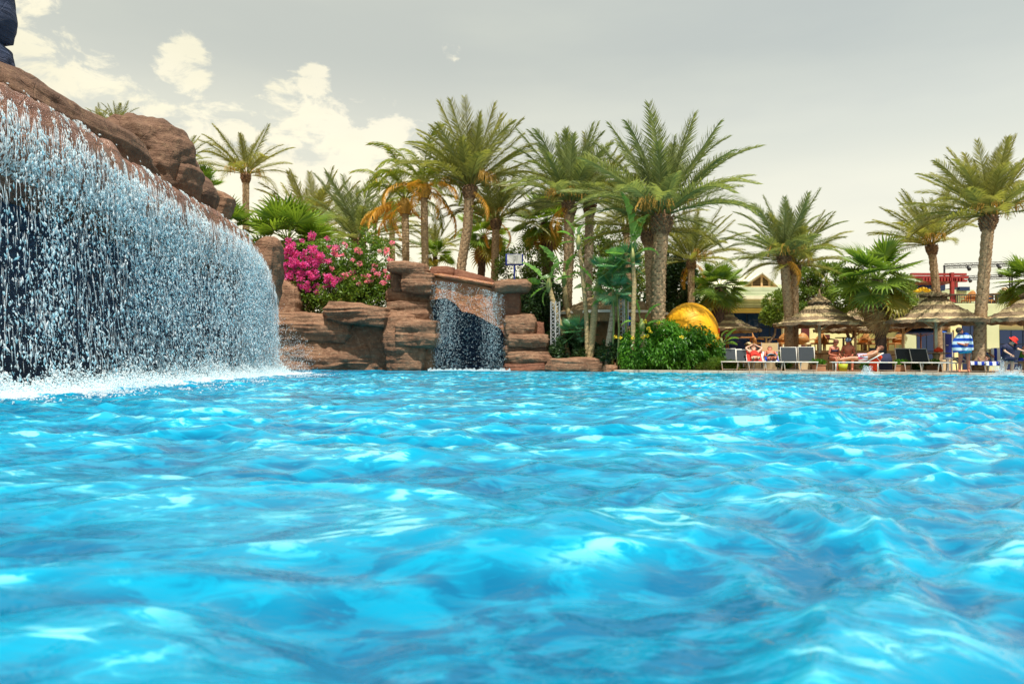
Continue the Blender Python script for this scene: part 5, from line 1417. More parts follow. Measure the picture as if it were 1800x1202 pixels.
# ================================================================== GAZEBO by the small waterfall
m, nt, out = newmat('thatch')
tcn = N(nt, 'ShaderNodeTexCoord').outputs['Object']
spx = N(nt, 'ShaderNodeSeparateXYZ'); nt.links.new(tcn, spx.inputs[0])
wob = noise(nt, tcn, 1.4, 3, 0.6, (1, 1, 0.2))
z2 = mathn(nt, 'ADD', spx.outputs[2], mathn(nt, 'MULTIPLY', wob, 0.34))
at = N(nt, 'ShaderNodeAttribute', attribute_name='tint')
bandn = mathn(nt, 'ADD', at.outputs['Fac'], mathn(nt, 'MULTIPLY', mathn(nt, 'SUBTRACT', wob, 0.5), 0.16))
sn = mathn(nt, 'SINE', mathn(nt, 'MULTIPLY', bandn, 2 * PI * 3.0))
bands = mrange(nt, sn, 0.30, 0.62)
fine = noise(nt, tcn, 26, 5, 0.7, (1, 1, 2.2))
cdark = mixc(nt, mrange(nt, fine, 0.35, 0.65), (0.17, 0.115, 0.07), (0.36, 0.265, 0.165))
clite = mixc(nt, mrange(nt, fine, 0.3, 0.7), (0.48, 0.36, 0.18), (0.70, 0.57, 0.33))
col = mixc(nt, bands, cdark, clite)
b = bsdf(nt, col, 0.95, 0.1)
bn = N(nt, 'ShaderNodeBump', i_Strength=1.0, i_Distance=0.05); nt.links.new(fine, bn.inputs['Height']); nt.links.new(bn.outputs[0], b.inputs['Normal'])
nt.links.new(b.outputs[0], out.inputs[0]); M['thatch'] = m
def thatch_cone(prof, n=72, seed=0, thick=0.10, wav=0.03, under=True):
    """ragged thatched skin; tint runs 0 (rim) .. 1 (peak)"""
    r = np.random.RandomState(seed)
    m_ = 26
    q = np.linspace(0, len(prof) - 1, m_)
    pr_ = np.stack([np.interp(q, range(len(prof)), [p[k] for p in prof]) for k in (0, 1)], 1)
    mb = MB(); V = []; T = []
    for i in range(m_):
        for k in range(n):
            a = 2 * PI * k / n
            j = 0.035 * vnoise([[math.cos(a) * 5, math.sin(a) * 5, i * 0.5 + seed]])[0] + 0.012 * r.randn()
            rr = pr_[i, 0] * (1 + 0.02 * math.cos(8 * a)) + j
            V.append((rr * math.cos(a), rr * math.sin(a), pr_[i, 1] + 0.018 * r.randn() + (0.03 * (i % 4 == 0)))); T.append(i / (m_ - 1))
    base = len(V)
    for (sc, dz) in ((0.99, -thick), (0.05, pr_[-1, 1] - pr_[0, 1] - thick * 1.5)):
        for k in range(n):
            a = 2 * PI * k / n
            V.append((pr_[0, 0] * sc * math.cos(a), pr_[0, 0] * sc * math.sin(a), pr_[0, 1] + dz + (0.02 * r.randn() if dz < 0 and sc > .5 else 0))); T.append(0.02)
    F = []
    for i in range(m_ - 1):
        for k in range(n): F.append((i * n + k, i * n + (k + 1) % n, (i + 1) * n + (k + 1) % n, (i + 1) * n + k))
    for k in range(n):
        k2 = (k + 1) % n
        F.append((base + k, base + k2, k2, k)); F.append((base + n + k, base + n + k2, base + k2, base + k))
    mb.v = V; mb.f = F; mb.t = T; mb.n = len(V)
    return mb
def umbrella(label, loc, rad=1.92, cap='spire', seed=0, table=True, zr=2.02, peak=2.98):
    t = thing('thatched_umbrella', label, 'umbrella', loc, random.Random(seed).uniform(0, 1), 'thatched pool umbrellas')
    prof = [(rad, zr), (rad * 0.80, zr + 0.13), (rad * 0.6, zr + 0.33), (rad * 0.42, zr + 0.55), (rad * 0.28, zr + 0.74), (rad * 0.16, peak)]
    thatch_cone(prof, seed=seed).build('canopy', M['thatch'], t)
    if cap == 'spire':
        thatch_cone([(0.50, peak + 0.0), (0.36, peak + 0.10), (0.2, peak + 0.19), (0.08, peak + 0.25)], 36, seed + 1, 0.05).build('cap', M['thatch'], t)
        mb = MB(); mb.lathe([(0.09, 0), (0.12, 0.06), (0.07, 0.12), (0.05, 0.18), (0.02, 0.36), (0.005, 0.44)], (0, 0, peak + 0.22), 10); mb.build('finial', M['wicker'], t, True)
    else:
        mb = MB(); mb.lathe([(0.30, -0.14), (0.24, 0.0)], (0, 0, peak + 0.06), 20); mb.build('neck', M['wicker'], t)
        thatch_cone([(0.55, peak + 0.10), (0.40, peak + 0.15), (0.2, peak + 0.19), (0.05, peak + 0.2)], 36, seed + 1, 0.05).build('cap', M['thatch'], t)
    mb = MB(); mb.tube([(0, 0, 0), (0, 0, peak)], 0.062, 10); mb.build('pole', M['cream'], t, True)
    for k in range(8):
        a = k * PI / 4 + 0.3
        mb = MB(); mb.tube([(math.cos(a) * 0.06, math.sin(a) * 0.06, zr + 0.55), (math.cos(a) * rad * 0.5, math.sin(a) * rad * 0.5, zr + 0.30), (math.cos(a) * rad * 0.95, math.sin(a) * rad * 0.95, zr - 0.04)], 0.022, 5); mb.build('rib', M['wood_pale'], t)
        mb = MB(); mb.tube([(math.cos(a) * 0.06, math.sin(a) * 0.06, zr - 0.28), (math.cos(a) * rad * 0.42, math.sin(a) * rad * 0.42, zr + 0.32)], 0.018, 5); mb.build('strut', M['wood_pale'], t)
    if table:
        mb = MB(); mb.lathe([(0.02, 0.72), (0.50, 0.72), (0.52, 0.74), (0.52, 0.765), (0.02, 0.77)], n=28, cap=False); mb.build('table_top', M['slat_wood'], t)
        mb = MB(); mb.lathe([(0.10, 0.5), (0.14, 0.715)], n=12); mb.build('bracket', M['wood_pale'], t)
    return t
umbrella('thatched umbrella with pointed finial over the seated couple, foremost of the left umbrellas', WZ(1441, 31.2, DECK), 1.93, 'spire', 1)
umbrella('large thatched umbrella with flat disc cap right of the hanging brown palm skirt', WZ(1646, 28.8, DECK), 2.02, 'disc', 2)
umbrella('thatched umbrella cut off by the right edge of the picture', WZ(1822, 27.4, DECK), 1.95, 'spire', 3)
umbrella('rear thatched umbrella partly hidden behind the umbrella over the seated couple', WZ(1504, 35.4, DECK), 1.95, 'spire', 4, zr=1.98, peak=2.72)
umbrella('rear thatched umbrella seen low between the big fan palm and the disc-capped umbrella', WZ(1588, 34.6, DECK), 1.95, 'disc', 5, zr=2.05, peak=2.8)
umbrella('thatched umbrella half hidden behind the yellow dome', WZ(1268, 35.8, DECK), 1.95, 'spire', 6, zr=1.95, peak=2.85)
gz = thing('thatched_gazebo', 'wide thatched gazebo with a sagging brown fringe behind the banana stems', 'gazebo', WZ(1075, 35.5, DECK))
gc = WZ(1078, 35.5, 0).x - gz.location.x
kk = thatch_cone([(2.75, 2.75), (2.2, 3.0), (1.6, 3.25), (0.9, 3.55), (0.12, 3.85)], 90, 9, 0.55); kk.t = [0.36 if q > 0.03 else 0.04 for q in kk.t]
o = kk.build('canopy', M['wicker'], gz); 
mb = MB(); mb.lathe([(2.70, 2.62), (2.78, 2.62), (2.78, 2.74), (2.70, 2.74)], n=60, cap=False); mb.build('rim_board', M['white'], gz)
for ax_, ay in ((-1.9, -1.4), (1.9, -1.4), (-1.9, 1.6), (1.9, 1.6)):
    mb = MB(); mb.tube([(ax_, ay, 0), (ax_, ay, 2.9)], 0.10, 8); mb.build('post', M['slat_wood'], gz)
part(gz, 'counter', 'wood_pale', 1044, 557, 1080, 604, 35.0, 0.15)
part(gz, 'counter_side', 'slat_wood', 1079, 557, 1086, 606, 34.9, 0.5)
part(gz, 'counter_step', 'slat_wood', 1042, 604, 1086, 612, 34.8, 0.5)
for x, lab, y0 in ((976, 'pale steel lattice truss post left of the banana stems', 530), (1096, 'pale steel lattice truss post right of the gazebo beside the hedge', 520)):
    Y = 33.0 if x < 1000 else 31.6
    t = thing('truss_post', lab, 'truss', WZ(x, Y, DECK), 0, 'steel truss posts of the gazebo')
    truss_beam(t, WZ(x, Y, 0.1), W(x, y0, Y), 0.29, 20, 'steel', 0.025, 'lattice')
    mb = MB(); mb.box(WZ(x, Y, DECK + 0.03), (0.45, 0.45, 0.06)); mb.build('base_plate', M['steel'], t, world=True)
# blue canvas seen behind the truss
t = thing('blue_tarpaulin', 'small bright blue cloth hanging behind the right steel truss post', 'cloth', W(1106, 566, 32.1))
mb = MB(); P = [W(1098, 553, 32.1), W(1106, 555, 32.1), W(1113, 564, 32.1), W(1108, 572, 32.1), W(1098, 571, 32.1)]
prism(mb, P, 32.05, 32.12).build('cloth', M['blue_cloth'], t, world=True)
# yellow dome
dm = thing('yellow_dome', 'big glossy yellow fibreglass dome rising behind the hedge', 'dome', WZ(1213, 33.2, DECK))
cc_ = W(1214, 590, 33.2) - dm.location
mb = MB(); Rr = 50 / FPX * 33.2
n_, m_ = 48, 24
prof_ = [(Rr * 1.0, -1.35)] + [(Rr * math.cos(a) , Rr * 1.16 * math.sin(a)) for a in np.linspace(0, PI / 2 * 0.995, m_)]
mb.lathe([(r_, z + cc_.z) for r_, z in prof_], (0, 0, 0), n_); mb.build('shell', M['yellow_dome'], dm, True)
mb = MB(); mb.lathe([(Rr * 1.03, cc_.z - 0.16), (Rr * 1.04, cc_.z - 0.12), (Rr * 1.03, cc_.z - 0.07)], n=48, cap=False); mb.build('rim', M['yellow_dome'], dm, True)
mb = MB(); p = W(1256, 575, 33.2) - dm.location
a0 = math.radians(-32); Rp = Rr * 1.02
vs_ = []
for k in range(6):
    a = a0 + k * 0.052
    for z in (cc_.z + 0.12 , cc_.z + 0.32): vs_.append((Rr * 1.012 * math.cos(a) * (1 if z < cc_.z + .2 else 0.99), Rr * 1.012 * math.sin(a), z))
mb.add(vs_, [(2 * k, 2 * k + 2, 2 * k + 3, 2 * k + 1) for k in range(5)]); o = mb.build('red_panel', M['red_cloth'], dm)
md = o.modifiers.new('thick', 'SOLIDIFY'); md.thickness = 0.02
# white board on a blue post
sg = thing('sign_board', 'white board in a blue frame on a blue post above the grotto rocks', 'sign', WZ(904, 34.8, 1.5))
part(sg, 'frame', 'blue', 888, 446.5, 919, 466.5, 34.8, 0.06, 0.008)
part(sg, 'panel', 'white', 890.6, 447.2, 916.4, 463.6, 34.77, 0.03)
part(sg, 'post', 'blue', 902, 466, 905, 496, 34.82, 0.08)
M['ink'] = mat('faded_grey_print', (0.42, 0.44, 0.42), None, 3, 0.8)
for x0, y0, x1, y1 in ((900.5, 452.3, 903.5, 453), (903, 451.2, 905.6, 452), (900, 455.6, 908, 456.2), (901.5, 457.6, 907, 458.1), (904, 453.4, 906.6, 454)):
    part(sg, 'print', 'ink', x0, y0, x1, y1, 34.765, 0.004)
# blue board on a stand
bb = thing('blue_board', 'tall dark blue board in a grey frame standing between two trunks', 'board', WZ(1671, 31.0, DECK))
part(bb, 'panel', 'blue', 1661.5, 587, 1673, 628, 31.02, 0.05)
for q in ((1659.5, 584, 1661.3, 631), (1673.2, 584, 1675.4, 631), (1661.3, 584, 1673.2, 586.4), (1661.3, 628.4, 1673.2, 631)):
    part(bb, 'frame', 'steel', *q, 31.0, 0.08)
part(bb, 'post', 'slat_wood', 1675.6, 580, 1677.4, 634, 31.02, 0.06); part(bb, 'print', 'white', 1663.2, 606, 1667, 607.3, 31.005, 0.01)
part(bb, 'foot', 'steel', 1664, 631, 1668, 655, 31.02, 0.06); part(bb, 'foot', 'steel', 1672, 631, 1674, 655, 31.02, 0.06)
# blue parasol behind
t = thing('blue_parasol', 'flat blue parasol on a wooden pole in front of the dark windows', 'parasol', WZ(1619, 35.5, DECK))
zp = wz(579, 35.5, 1619) - DECK
mb = MB(); mb.lathe([(1.15, zp - 0.20), (1.12, zp - 0.15), (0.6, zp - 0.02), (0.05, zp + 0.13)], n=8); mb.build('canopy', M['blue_cloth'], t)
mb = MB(); mb.tube([(0, 0, 0), (0, 0, zp + 0.1)], 0.035, 8); mb.build('pole', M['wood_or'], t, True)
for k in range(8):
    a = k * PI / 4; mb = MB(); mb.tube([(0, 0, zp - 0.35), (0.9 * math.cos(a), 0.9 * math.sin(a), zp - 0.14)], 0.012, 4); mb.build('rib', M['wood_or'], t)

# ================================================================== FURNITURE
def armchair():
    t = thing('rattan_chair', '', 'chair', (0, 0, 0))
    mb = MB(); mb.box((0, 0, 0.40), (0.56, 0.54, 0.09)); mb.build('seat', M['rattan'], t, bevel=0.03)
    mb = MB(); vs_, fs_ = [], []
    n = 11
    for k in range(n):
        a = PI * k / (n - 1); x = 0.31 * math.cos(a); y = 0.10 + 0.22 * math.sin(a); zt = 0.62 + 0.36 * math.sin(a) ** 1.4
        for (z, o_) in ((0.36, 0), (zt, 0.05), (zt, 0.0), (0.36, -0.04)):
            f = 1 + o_; vs_.append((x * f, (y) * f, z))
    for k in range(n - 1):
        for j in range(4): fs_.append((k * 4 + j, k * 4 + (j + 1) % 4, (k + 1) * 4 + (j + 1) % 4, (k + 1) * 4 + j))
    mb.add(vs_, fs_); mb.build('backrest', M['rattan'], t, True)
    for sx in (-1, 1):
        mb = MB(); mb.tube([(sx * 0.28, -0.26, 0.60), (sx * 0.30, 0.0, 0.64), (sx * 0.31, 0.12, 0.63)], 0.03, 6); mb.build('armrest', M['rattan'], t, True)
        for sy in (-0.24, 0.24):
            mb = MB(); mb.tube([(sx * 0.27, sy, 0), (sx * 0.25, sy, 0.38)], [0.022, 0.03], 6); mb.build('leg', M['rattan'], t)
    return t
def table(round_=True, mt='wood_pale', h=0.74, r_=0.42):
    t = thing('round_table' if round_ else 'wooden_table', '', 'table', (0, 0, 0))
    mb = MB()
    if round_: mb.lathe([(0.01, h - 0.04), (r_, h - 0.04), (r_, h), (0.01, h)], n=24, cap=False)
    else: mb.box((0, 0, h - 0.03), (1.5, 0.8, 0.05))
    mb.build('table_top', M[mt], t)
    if round_:
        mb = MB(); mb.lathe([(0.22, 0), (0.06, 0.06), (0.05, h - 0.05), (0.10, h - 0.042)], n=12); mb.build('pedestal', M[mt], t)
    else:
        for sx in (-0.62, 0.62):
            for sy in (-1, 1):
                mb = MB(); mb.tube([(sx, sy * 0.32, 0), (sx, -sy * 0.12, h - 0.06)], 0.04, 5); mb.build('leg', M[mt], t)
    return t
_protos = {}
def place(kind, label, loc, rz, group, **kw):
    if kind not in _protos:
        o = {'armchair': armchair, 'rtable': table, 'rtable_dark': lambda: table(True, 'slat_wood'), 'wtable': lambda: table(False, 'wood_or')}[kind](); _protos[kind] = o
    else:
        src = _protos[kind]
        o = src.copy(); C.objects.link(o)
        for ch in bpy.data.objects:
            if ch.parent == src:
                c = ch.copy(); C.objects.link(c); c.parent = o
    o.location = loc; o.rotation_euler = (0, 0, rz); o['label'] = label; o['group'] = group
    return o
CG = 'rattan chairs on the raised terrace'
TG = 'tables on the raised terrace'
def on_t(px, Y): p = WZ(px, Y, TZ); return p
place('wtable', 'orange wooden table with crossed legs nearest the yellow dome', on_t(1299, 37.6), 0, TG)
place('armchair', 'rattan chair at the far left of the terrace behind the hedge', on_t(1270, 37.6), R(80), CG)
place('armchair', 'rattan chair facing right with its back to the wooden lantern', on_t(1334, 37.4), R(70), CG)
place('rtable', 'round table in front of the blue glass beside the crooked stem', on_t(1347, 37.6), 0, TG)
place('armchair', 'rattan chair close to the left side of the twin palm trunks', on_t(1373, 37.6), R(-60), CG)
place('rtable', 'round table just right of the twin palm trunks', on_t(1402, 37.5), 0, TG)
place('armchair', 'rattan chair before the dark red door', on_t(1411, 38.2), R(160), CG)
place('armchair', 'rattan chair right of the dark red door beside the umbrella pole', on_t(1435, 37.4), R(-80), CG)
place('armchair', 'rattan chair right behind the seated woman', on_t(1459, 37.3), R(60), CG)
place('rtable_dark', 'dark round table between the seated woman and the seated man', on_t(1483, 37.6), 0, TG)
place('armchair', 'rattan chair directly right of the crooked trunk', on_t(1515, 37.3), R(-70), CG)
place('armchair', 'rattan chair on the left of the hanging palm skirt trunk', on_t(1534, 37.5), R(75), CG)
place('rtable', 'round table right of the cross-hatched palm trunk', on_t(1561, 37.6), 0, TG)
place('armchair', 'rattan chair before the rear umbrella pole', on_t(1574, 37.2), R(-75), CG)
for lab, x in (('pale lantern box next to the orange wooden table', 1316), ('pale lantern box beside the chair at the red door', 1421)):
    t = thing('lantern', lab, 'lantern', on_t(x, 37.0), 0, 'pale lantern boxes on the terrace edge')
    mb = MB(); mb.box((0, 0, 0.16), (0.24, 0.24, 0.32)); mb.build('body', M['wood_pale'], t, bevel=0.02)
    mb = MB(); mb.box((0, 0, 0.35), (0.34, 0.34, 0.05)); mb.box((0, 0, 0.41), (0.26, 0.26, 0.08), taper=0.3); mb.build('lid', M['wood_pale'], t)
    for sx in (-1, 1): mb = MB(); mb.box((sx * 0.055, -0.122, 0.17), (0.07, 0.01, 0.18)); mb.build('opening', M['black'], t)
# roof terrace furniture
RG = 'furniture on the roof terrace'
rz0 = wz(533.6, YR + 1.5, 1700)
place('rtable_dark', 'dark round table behind the railing below the red post', WZ(1681, YR + 1.2, rz0 - 0.25), 0, RG)
place('rtable_dark', 'dark round table behind the railing right of the ringed palm trunk', WZ(1752, YR + 1.2, rz0 - 0.2), 0, RG)
place('armchair', 'rattan chair behind the railing right of the red post', WZ(1704, YR + 1.3, rz0 - 0.25), R(-70), RG)
place('armchair', 'rattan chair behind the railing left of the red post', WZ(1660, YR + 1.3, rz0 - 0.25), R(70), RG)
place('armchair', 'rattan chair on the roof terrace close to the ringed palm trunk', WZ(1738, YR + 1.3, rz0 - 0.25), R(40), RG)
t = thing('black_speaker', 'black box speaker behind the railing right of the ringed palm trunk', 'speaker', WZ(1741, YR + 2.2, rz0)); part(t, 'cabinet', 'black', 1735, 518.5, 1748, 533, YR + 2.2, 0.5, 0.02)
mb = MB(); mb.ell(W(1741.5, 526, YR + 2.19), (0.13, 0.03, 0.13)); mb.build('cone', M['frame_dark'], t, True, world=True)
t = thing('yellow_cushion_heap', 'heap of yellow cushions under the left end of the pergola', 'cushions', WZ(1620, YR + 2.2, rz0 + 0.5))
for k, (x, y, rx, ry) in enumerate(((1613, 511, 7, 3), (1622, 508, 8, 3.4), (1630, 511, 6, 3))):
    mb = MB(); k_ = (YR + 2.2) / FPX; mb.ell(W(x, y, YR + 2.2), (rx * k_, 0.25, ry * k_)); mb.build('cushion', M['petal_yellow'], t, True, world=True)
t = thing('planter', 'small plant in a bowl on the roof terrace parapet', 'plant', WZ(1762, YR + 0.9, rz0))
mb = MB(); mb.lathe([(0.12, 0), (0.2, 0.22)], WZ(1762, YR + .9, rz0 + 0.05), 12); mb.build('pot', M['terrace'], t, world=True)
leaf_cloud('foliage', [(tuple(W(1762, 518, YR + 0.9)), (0.28, 0.2, 0.2))], 260, 0.12, 'leaf_tree', t, 71, thr=-2)
t = thing('red_white_stand', 'pale and red upright dispenser by the right end of the railing', 'dispenser', WZ(1770, YR + 1.5, rz0))
part(t, 'top', 'wood_pale', 1766.5, 505, 1773.5, 516, YR + 1.5, 0.25, 0.02); part(t, 'body', 'red_wood', 1766, 516.3, 1774, 527, YR + 1.5, 0.25, 0.02)

# ---- sun loungers: foot end at y=0 towards the pool, head at y=2
def lounger(label, loc, rz=0.0, back=52, mt='sling', white=True, hood=False, group='grey mesh sun loungers along the pool edge', cat='sun lounger'):
    t = thing('sun_lounger', label, cat, loc, rz, group)
    fm = M['lounge_white']
    W2 = 0.33; hz = 0.36
    mb = MB()
    for sx in (-1, 1): mb.tube([(sx * W2, 0, hz), (sx * W2, 1.95, hz)], 0.024, 6)
    for y in (0.0, 0.9, 1.95): mb.tube([(-W2, y, hz), (W2, y, hz)], 0.022, 6)
    mb.build('frame', fm, t, True)
    for sx in (-1, 1):
        for y in (0.12, 1.62):
            mb = MB(); mb.tube([(sx * W2 * 0.98, y, hz), (sx * W2 * 0.86, y, 0.0)], [0.024, 0.02], 6); mb.build('leg', fm, t, True)
    mb = MB(); mb.tube([(-W2 * .87, 0.12, 0.05), (W2 * .87, 0.12, 0.05)], 0.016, 6); mb.build('crossbar', fm, t)
    mb = MB(); mb.box((0, 0.62, hz + 0.012), (2 * W2 - 0.05, 1.20, 0.016)); mb.build('seat', M[mt], t)
    a = R(back); L2 = 0.68
    dy, dz = math.cos(a) * L2, math.sin(a) * L2
    mb = MB(); mb.tube([(-W2 + .02, 1.24, hz + .02), (-W2 + .02, 1.24 + dy, hz + dz), (W2 - .02, 1.24 + dy, hz + dz), (W2 - .02, 1.24, hz + .02)], 0.021, 6); fr = mb.build('back_frame', fm if white else M['black'], t, True)
    mb = MB(); mb.box((0, 1.24 + dy / 2, hz + dz / 2 + .01), (2 * W2 - 0.09, 0.016, L2 - 0.06), Matrix.Rotation(-(PI / 2 - a), 4, 'X')); mb.build('backrest', M[mt], t)
    if back > 5:
        for sx in (-1, 1):
            mb = MB(); mb.tube([(sx * 0.24, 1.24 + dy * .6, hz + dz * .6), (sx * 0.24, 1.75, hz)], 0.014, 5); mb.build('brace', fm, t)
    if hood:
        mb = MB(); h0 = Vector((0, 1.24 + dy, hz + dz))
        mb.box(h0 + Vector((0, -0.05, 0.22)), (0.64, 0.02, 0.40)); mb.build('sun_hood', M['sling_lt'], t)
        for sx in (-1, 1): mb = MB(); mb.tube([h0 + Vector((sx * .33, 0, -.05)), h0 + Vector((sx * .33, -0.05, .44))], 0.016, 5); mb.build('hood_arm', fm, t)
    return t
def at_edge(px, off=0.45):
    Y = 29.0
    for _ in range(6): x = WZ(px, Y, DECK).x; Y = edgeY(x) + off
    return Vector((x, Y, DECK))
LS = [(1283, 'lounger half hidden behind the low olive shrub, leftmost of the row', 56, .7), (1294, 'second lounger from the hedge, empty grey back upright', 54, 1.0), (1312, 'empty lounger just left of the person on the red towel', 50, .8)]
for px, lab, bk_, off in LS: lounger(lab, at_edge(px, off), sl, bk_)
lg_red = lounger('lounger with a red towel and raised pale hood, person lying on it', at_edge(1331, .4), sl, 35, hood=False)
lg_str = lounger('lounger with an ochre sun hood and blue striped towel right of the red one', at_edge(1361, .4), sl, 35, hood=True)
lounger('empty grey lounger right beside the twin palm trunks', at_edge(1394, .35), sl, 66)
lounger('empty grey lounger tilted between the twin palms and the umbrella table', at_edge(1422, .4), sl + R(-4), 68)
lg_lie = lounger('white lounger standing side-on under the umbrella with a person stretched out on it', Vector((WZ(1438, 29.4, 0).x, 28.2, DECK)), sl - PI / 2, 32, 'sling_lt')
lounger('dark lounger right of the orange towel at the cross-hatched palm', at_edge(1560, .55), sl, 60, white=False)
lounger('empty grey lounger left of the flat white bench lounger', at_edge(1608, .6), sl, 58)
lounger('empty lounger with white front frame under the disc-capped umbrella', at_edge(1636, .3), sl, 56)
lounger('flat white lounger lying level left of the striped towel person', at_edge(1674, .3), sl, 3, 'lounge_white')
lg_b1 = lounger('lounger draped with blue striped towels right of the standing person', at_edge(1724, .5), sl, 12)
lg_b2 = lounger('lounger with striped towel right behind the splashing water', at_edge(1750, .35), sl, 35)
lounger('lounger with a raised ochre back behind the child in the red hat', at_edge(1782, .9), sl, 55, 'sling_lt')
# towels
def stripes(name, c1, c2, freq, axis=0):
    m, nt, out = newmat(name)
    sp = N(nt, 'ShaderNodeSeparateXYZ'); nt.links.new(N(nt, 'ShaderNodeTexCoord').outputs['Object'], sp.inputs[0])
    s = mathn(nt, 'SINE', mathn(nt, 'MULTIPLY', sp.outputs[axis], freq))
    b = bsdf(nt, mixc(nt, mrange(nt, s, -0.12, 0.12), c1, c2), 0.9, 0.15)
    nt.links.new(b.outputs[0], out.inputs[0]); M[name] = m
stripes('striped_towel', (0.80, 0.82, 0.84), (0.02, 0.05, 0.36), 2 * PI / 0.24, 0)
stripes('striped_wrap', (0.62, 0.78, 0.86), (0.015, 0.075, 0.42), 2 * PI / 0.225, 2)
stripes('striped_shorts', (0.60, 0.64, 0.80), (0.72, 0.10, 0.14), 2 * PI / 0.09, 0)
def towel(name, label, mt, pts_rows, loc, rz=0.0, cat='towel', th=0.02, seed=0):
    """draped grid: rows of points"""
    r = np.random.RandomState(seed)
    A = np.array(pts_rows, dtype=float); a, b_ = A.shape[:2]
    qa, qb = np.linspace(0, a - 1, (a - 1) * 6 + 1), np.linspace(0, b_ - 1, (b_ - 1) * 6 + 1)
    B1 = np.stack([[np.interp(qa, range(a), A[:, j, k]) for k in range(3)] for j in range(b_)], 0)  # b,3,na
    B1 = np.transpose(B1, (2, 0, 1))
    G = np.stack([[np.interp(qb, range(b_), B1[i, :, k]) for k in range(3)] for i in range(len(qa))], 0)
    G = np.transpose(G, (0, 2, 1)); n1_, n2_ = G.shape[:2]
    P = G.reshape(-1, 3); P = P + 0.02 * fbm(P * 6 + seed, 2)[:, None]
    i = np.arange(n1_ * n2_).reshape(n1_, n2_)
    F = np.stack([i[:-1, :-1].ravel(), i[1:, :-1].ravel(), i[1:, 1:].ravel(), i[:-1, 1:].ravel()], 1)
    o = obj(name, npmesh(name, P, F, True), M[mt]); o.location = loc; o.rotation_euler = (0, 0, rz)
    md = o.modifiers.new('thick', 'SOLIDIFY'); md.thickness = th
    tag(o, label, cat)
    return o
def tw_on(l, back, name, label, mt, w=0.30, y0=0.5, z=0.39, seed=0, front=0.0):
    a = R(back); rows = []
    if front: rows.append([(x, y0 - 0.02, z - front) for x in (-w, 0, w)])
    rows.append([(x, y0, z) for x in (-w, 0, w)]); rows.append([(x, 1.22, z) for x in (-w, 0, w)])
    rows.append([(x, 1.24 + math.cos(a) * 0.76 - .03, z + math.sin(a) * 0.78) for x in (-w, 0, w)])
    rows.append([(x, 1.24 + math.cos(a) * 0.80 + .05, z + math.sin(a) * 0.70) for x in (-w, 0, w)])
    return towel(name, label, mt, rows, l.location, l.rotation_euler.z, seed=seed)
tw_on(lg_red, 35, 'red_towel', 'bright red towel spread under the person on the left lounger', 'red_cloth', seed=1, y0=0.9)
tw_on(lg_str, 35, 'striped_towel', 'blue and white striped towel on the lounger with the ochre hood', 'striped_towel', seed=2, y0=0.9)
tw_on(lg_b1, 12, 'striped_towel', 'blue and white striped towel hanging over the front of the lounger beside the standing person', 'striped_towel', 0.36, -0.04, 0.40, 3, 0.12)
tw_on(lg_b2, 35, 'striped_towel', 'blue and white striped towel on the lounger behind the splash', 'striped_towel', 0.33, -0.04, 0.40, 4, 0.14)
p = at_edge(1790, 1.0)
towel('striped_towel', 'blue and white towel over the raised lounger back right of the child', 'striped_towel', [[(x, 0, z) for x in (-0.35, 0, 0.35)] for z in (0.95, 0.7, 0.4)], p + Vector((0, 1.0, 0)), 0, seed=9)
p = at_edge(1541, .55)
towel('orange_red_towel', 'large orange-red towel hanging down to the ground by the cross-hatched palm', 'orange_cloth', [[(-0.30, 0.0, 0.02), (-0.10, -0.03, 0.02), (0.02, 0, 0.02)], [(-0.27, 0.05, 0.38), (-0.06, 0, 0.40), (0.10, 0, 0.36)], [(-0.16, 0.10, 0.66), (0.04, 0.05, 0.68), (0.24, 0.05, 0.56)], [(-0.10, 0.3, 0.70), (0.10, 0.3, 0.72), (0.34, 0.3, 0.62)]], p, 0, seed=5)
towel('dark_cover', 'dark navy cover thrown over the lounger beside the orange-red towel', 'navy_cloth', [[(-0.1, 0, 0.05), (0.3, -0.05, 0.05), (0.66, 0, 0.05)], [(0.0, 0.05, 0.45), (0.32, 0.0, 0.5), (0.68, 0.05, 0.5)], [(0.08, 0.15, 0.62), (0.34, 0.1, 0.68), (0.66, 0.15, 0.70)], [(0.1, 0.6, 0.60), (0.3, 0.6, 0.66), (0.6, 0.6, 0.66)]], p + Vector((0.1, 0.3, 0)), 0, 'cover', seed=6)
# little things on the deck
t = thing('red_bag', 'crumpled red bag lying on the table under the disc-capped umbrella', 'bag', WZ(1650, 28.5, DECK + 0.78))
mb = MB(); P, F = rock_mesh((0, 0, 0.08), (0.34, 0.26, 0.18), rnd=0.7, amp=0.05, strata=0, seed=77, n=12); obj('body', npmesh('body', P, F, True), M['orange_cloth'], t)
mb = MB(); mb.tube([(-0.10, 0, 0.12), (-0.04, 0, 0.21), (0.05, 0, 0.20), (0.1, 0, 0.12)], 0.012, 5); mb.build('strap', M['red_cloth'], t)
t = thing('green_bucket', 'yellow-green bucket under the side-on white lounger', 'bucket', WZ(1482, 29.1, DECK))
mb = MB(); mb.lathe([(0.14, 0), (0.18, 0.30), (0.165, 0.30), (0.13, 0.02)], n=18); mb.build('body', mat('lime_plastic', (0.42, 0.48, 0.03)), t, True)
mb = MB(); mb.tube([(-.17, 0, .29), (-.12, 0, .36), (.12, 0, .36), (.17, 0, .29)], 0.008, 5); mb.build('handle', M['white'], t)
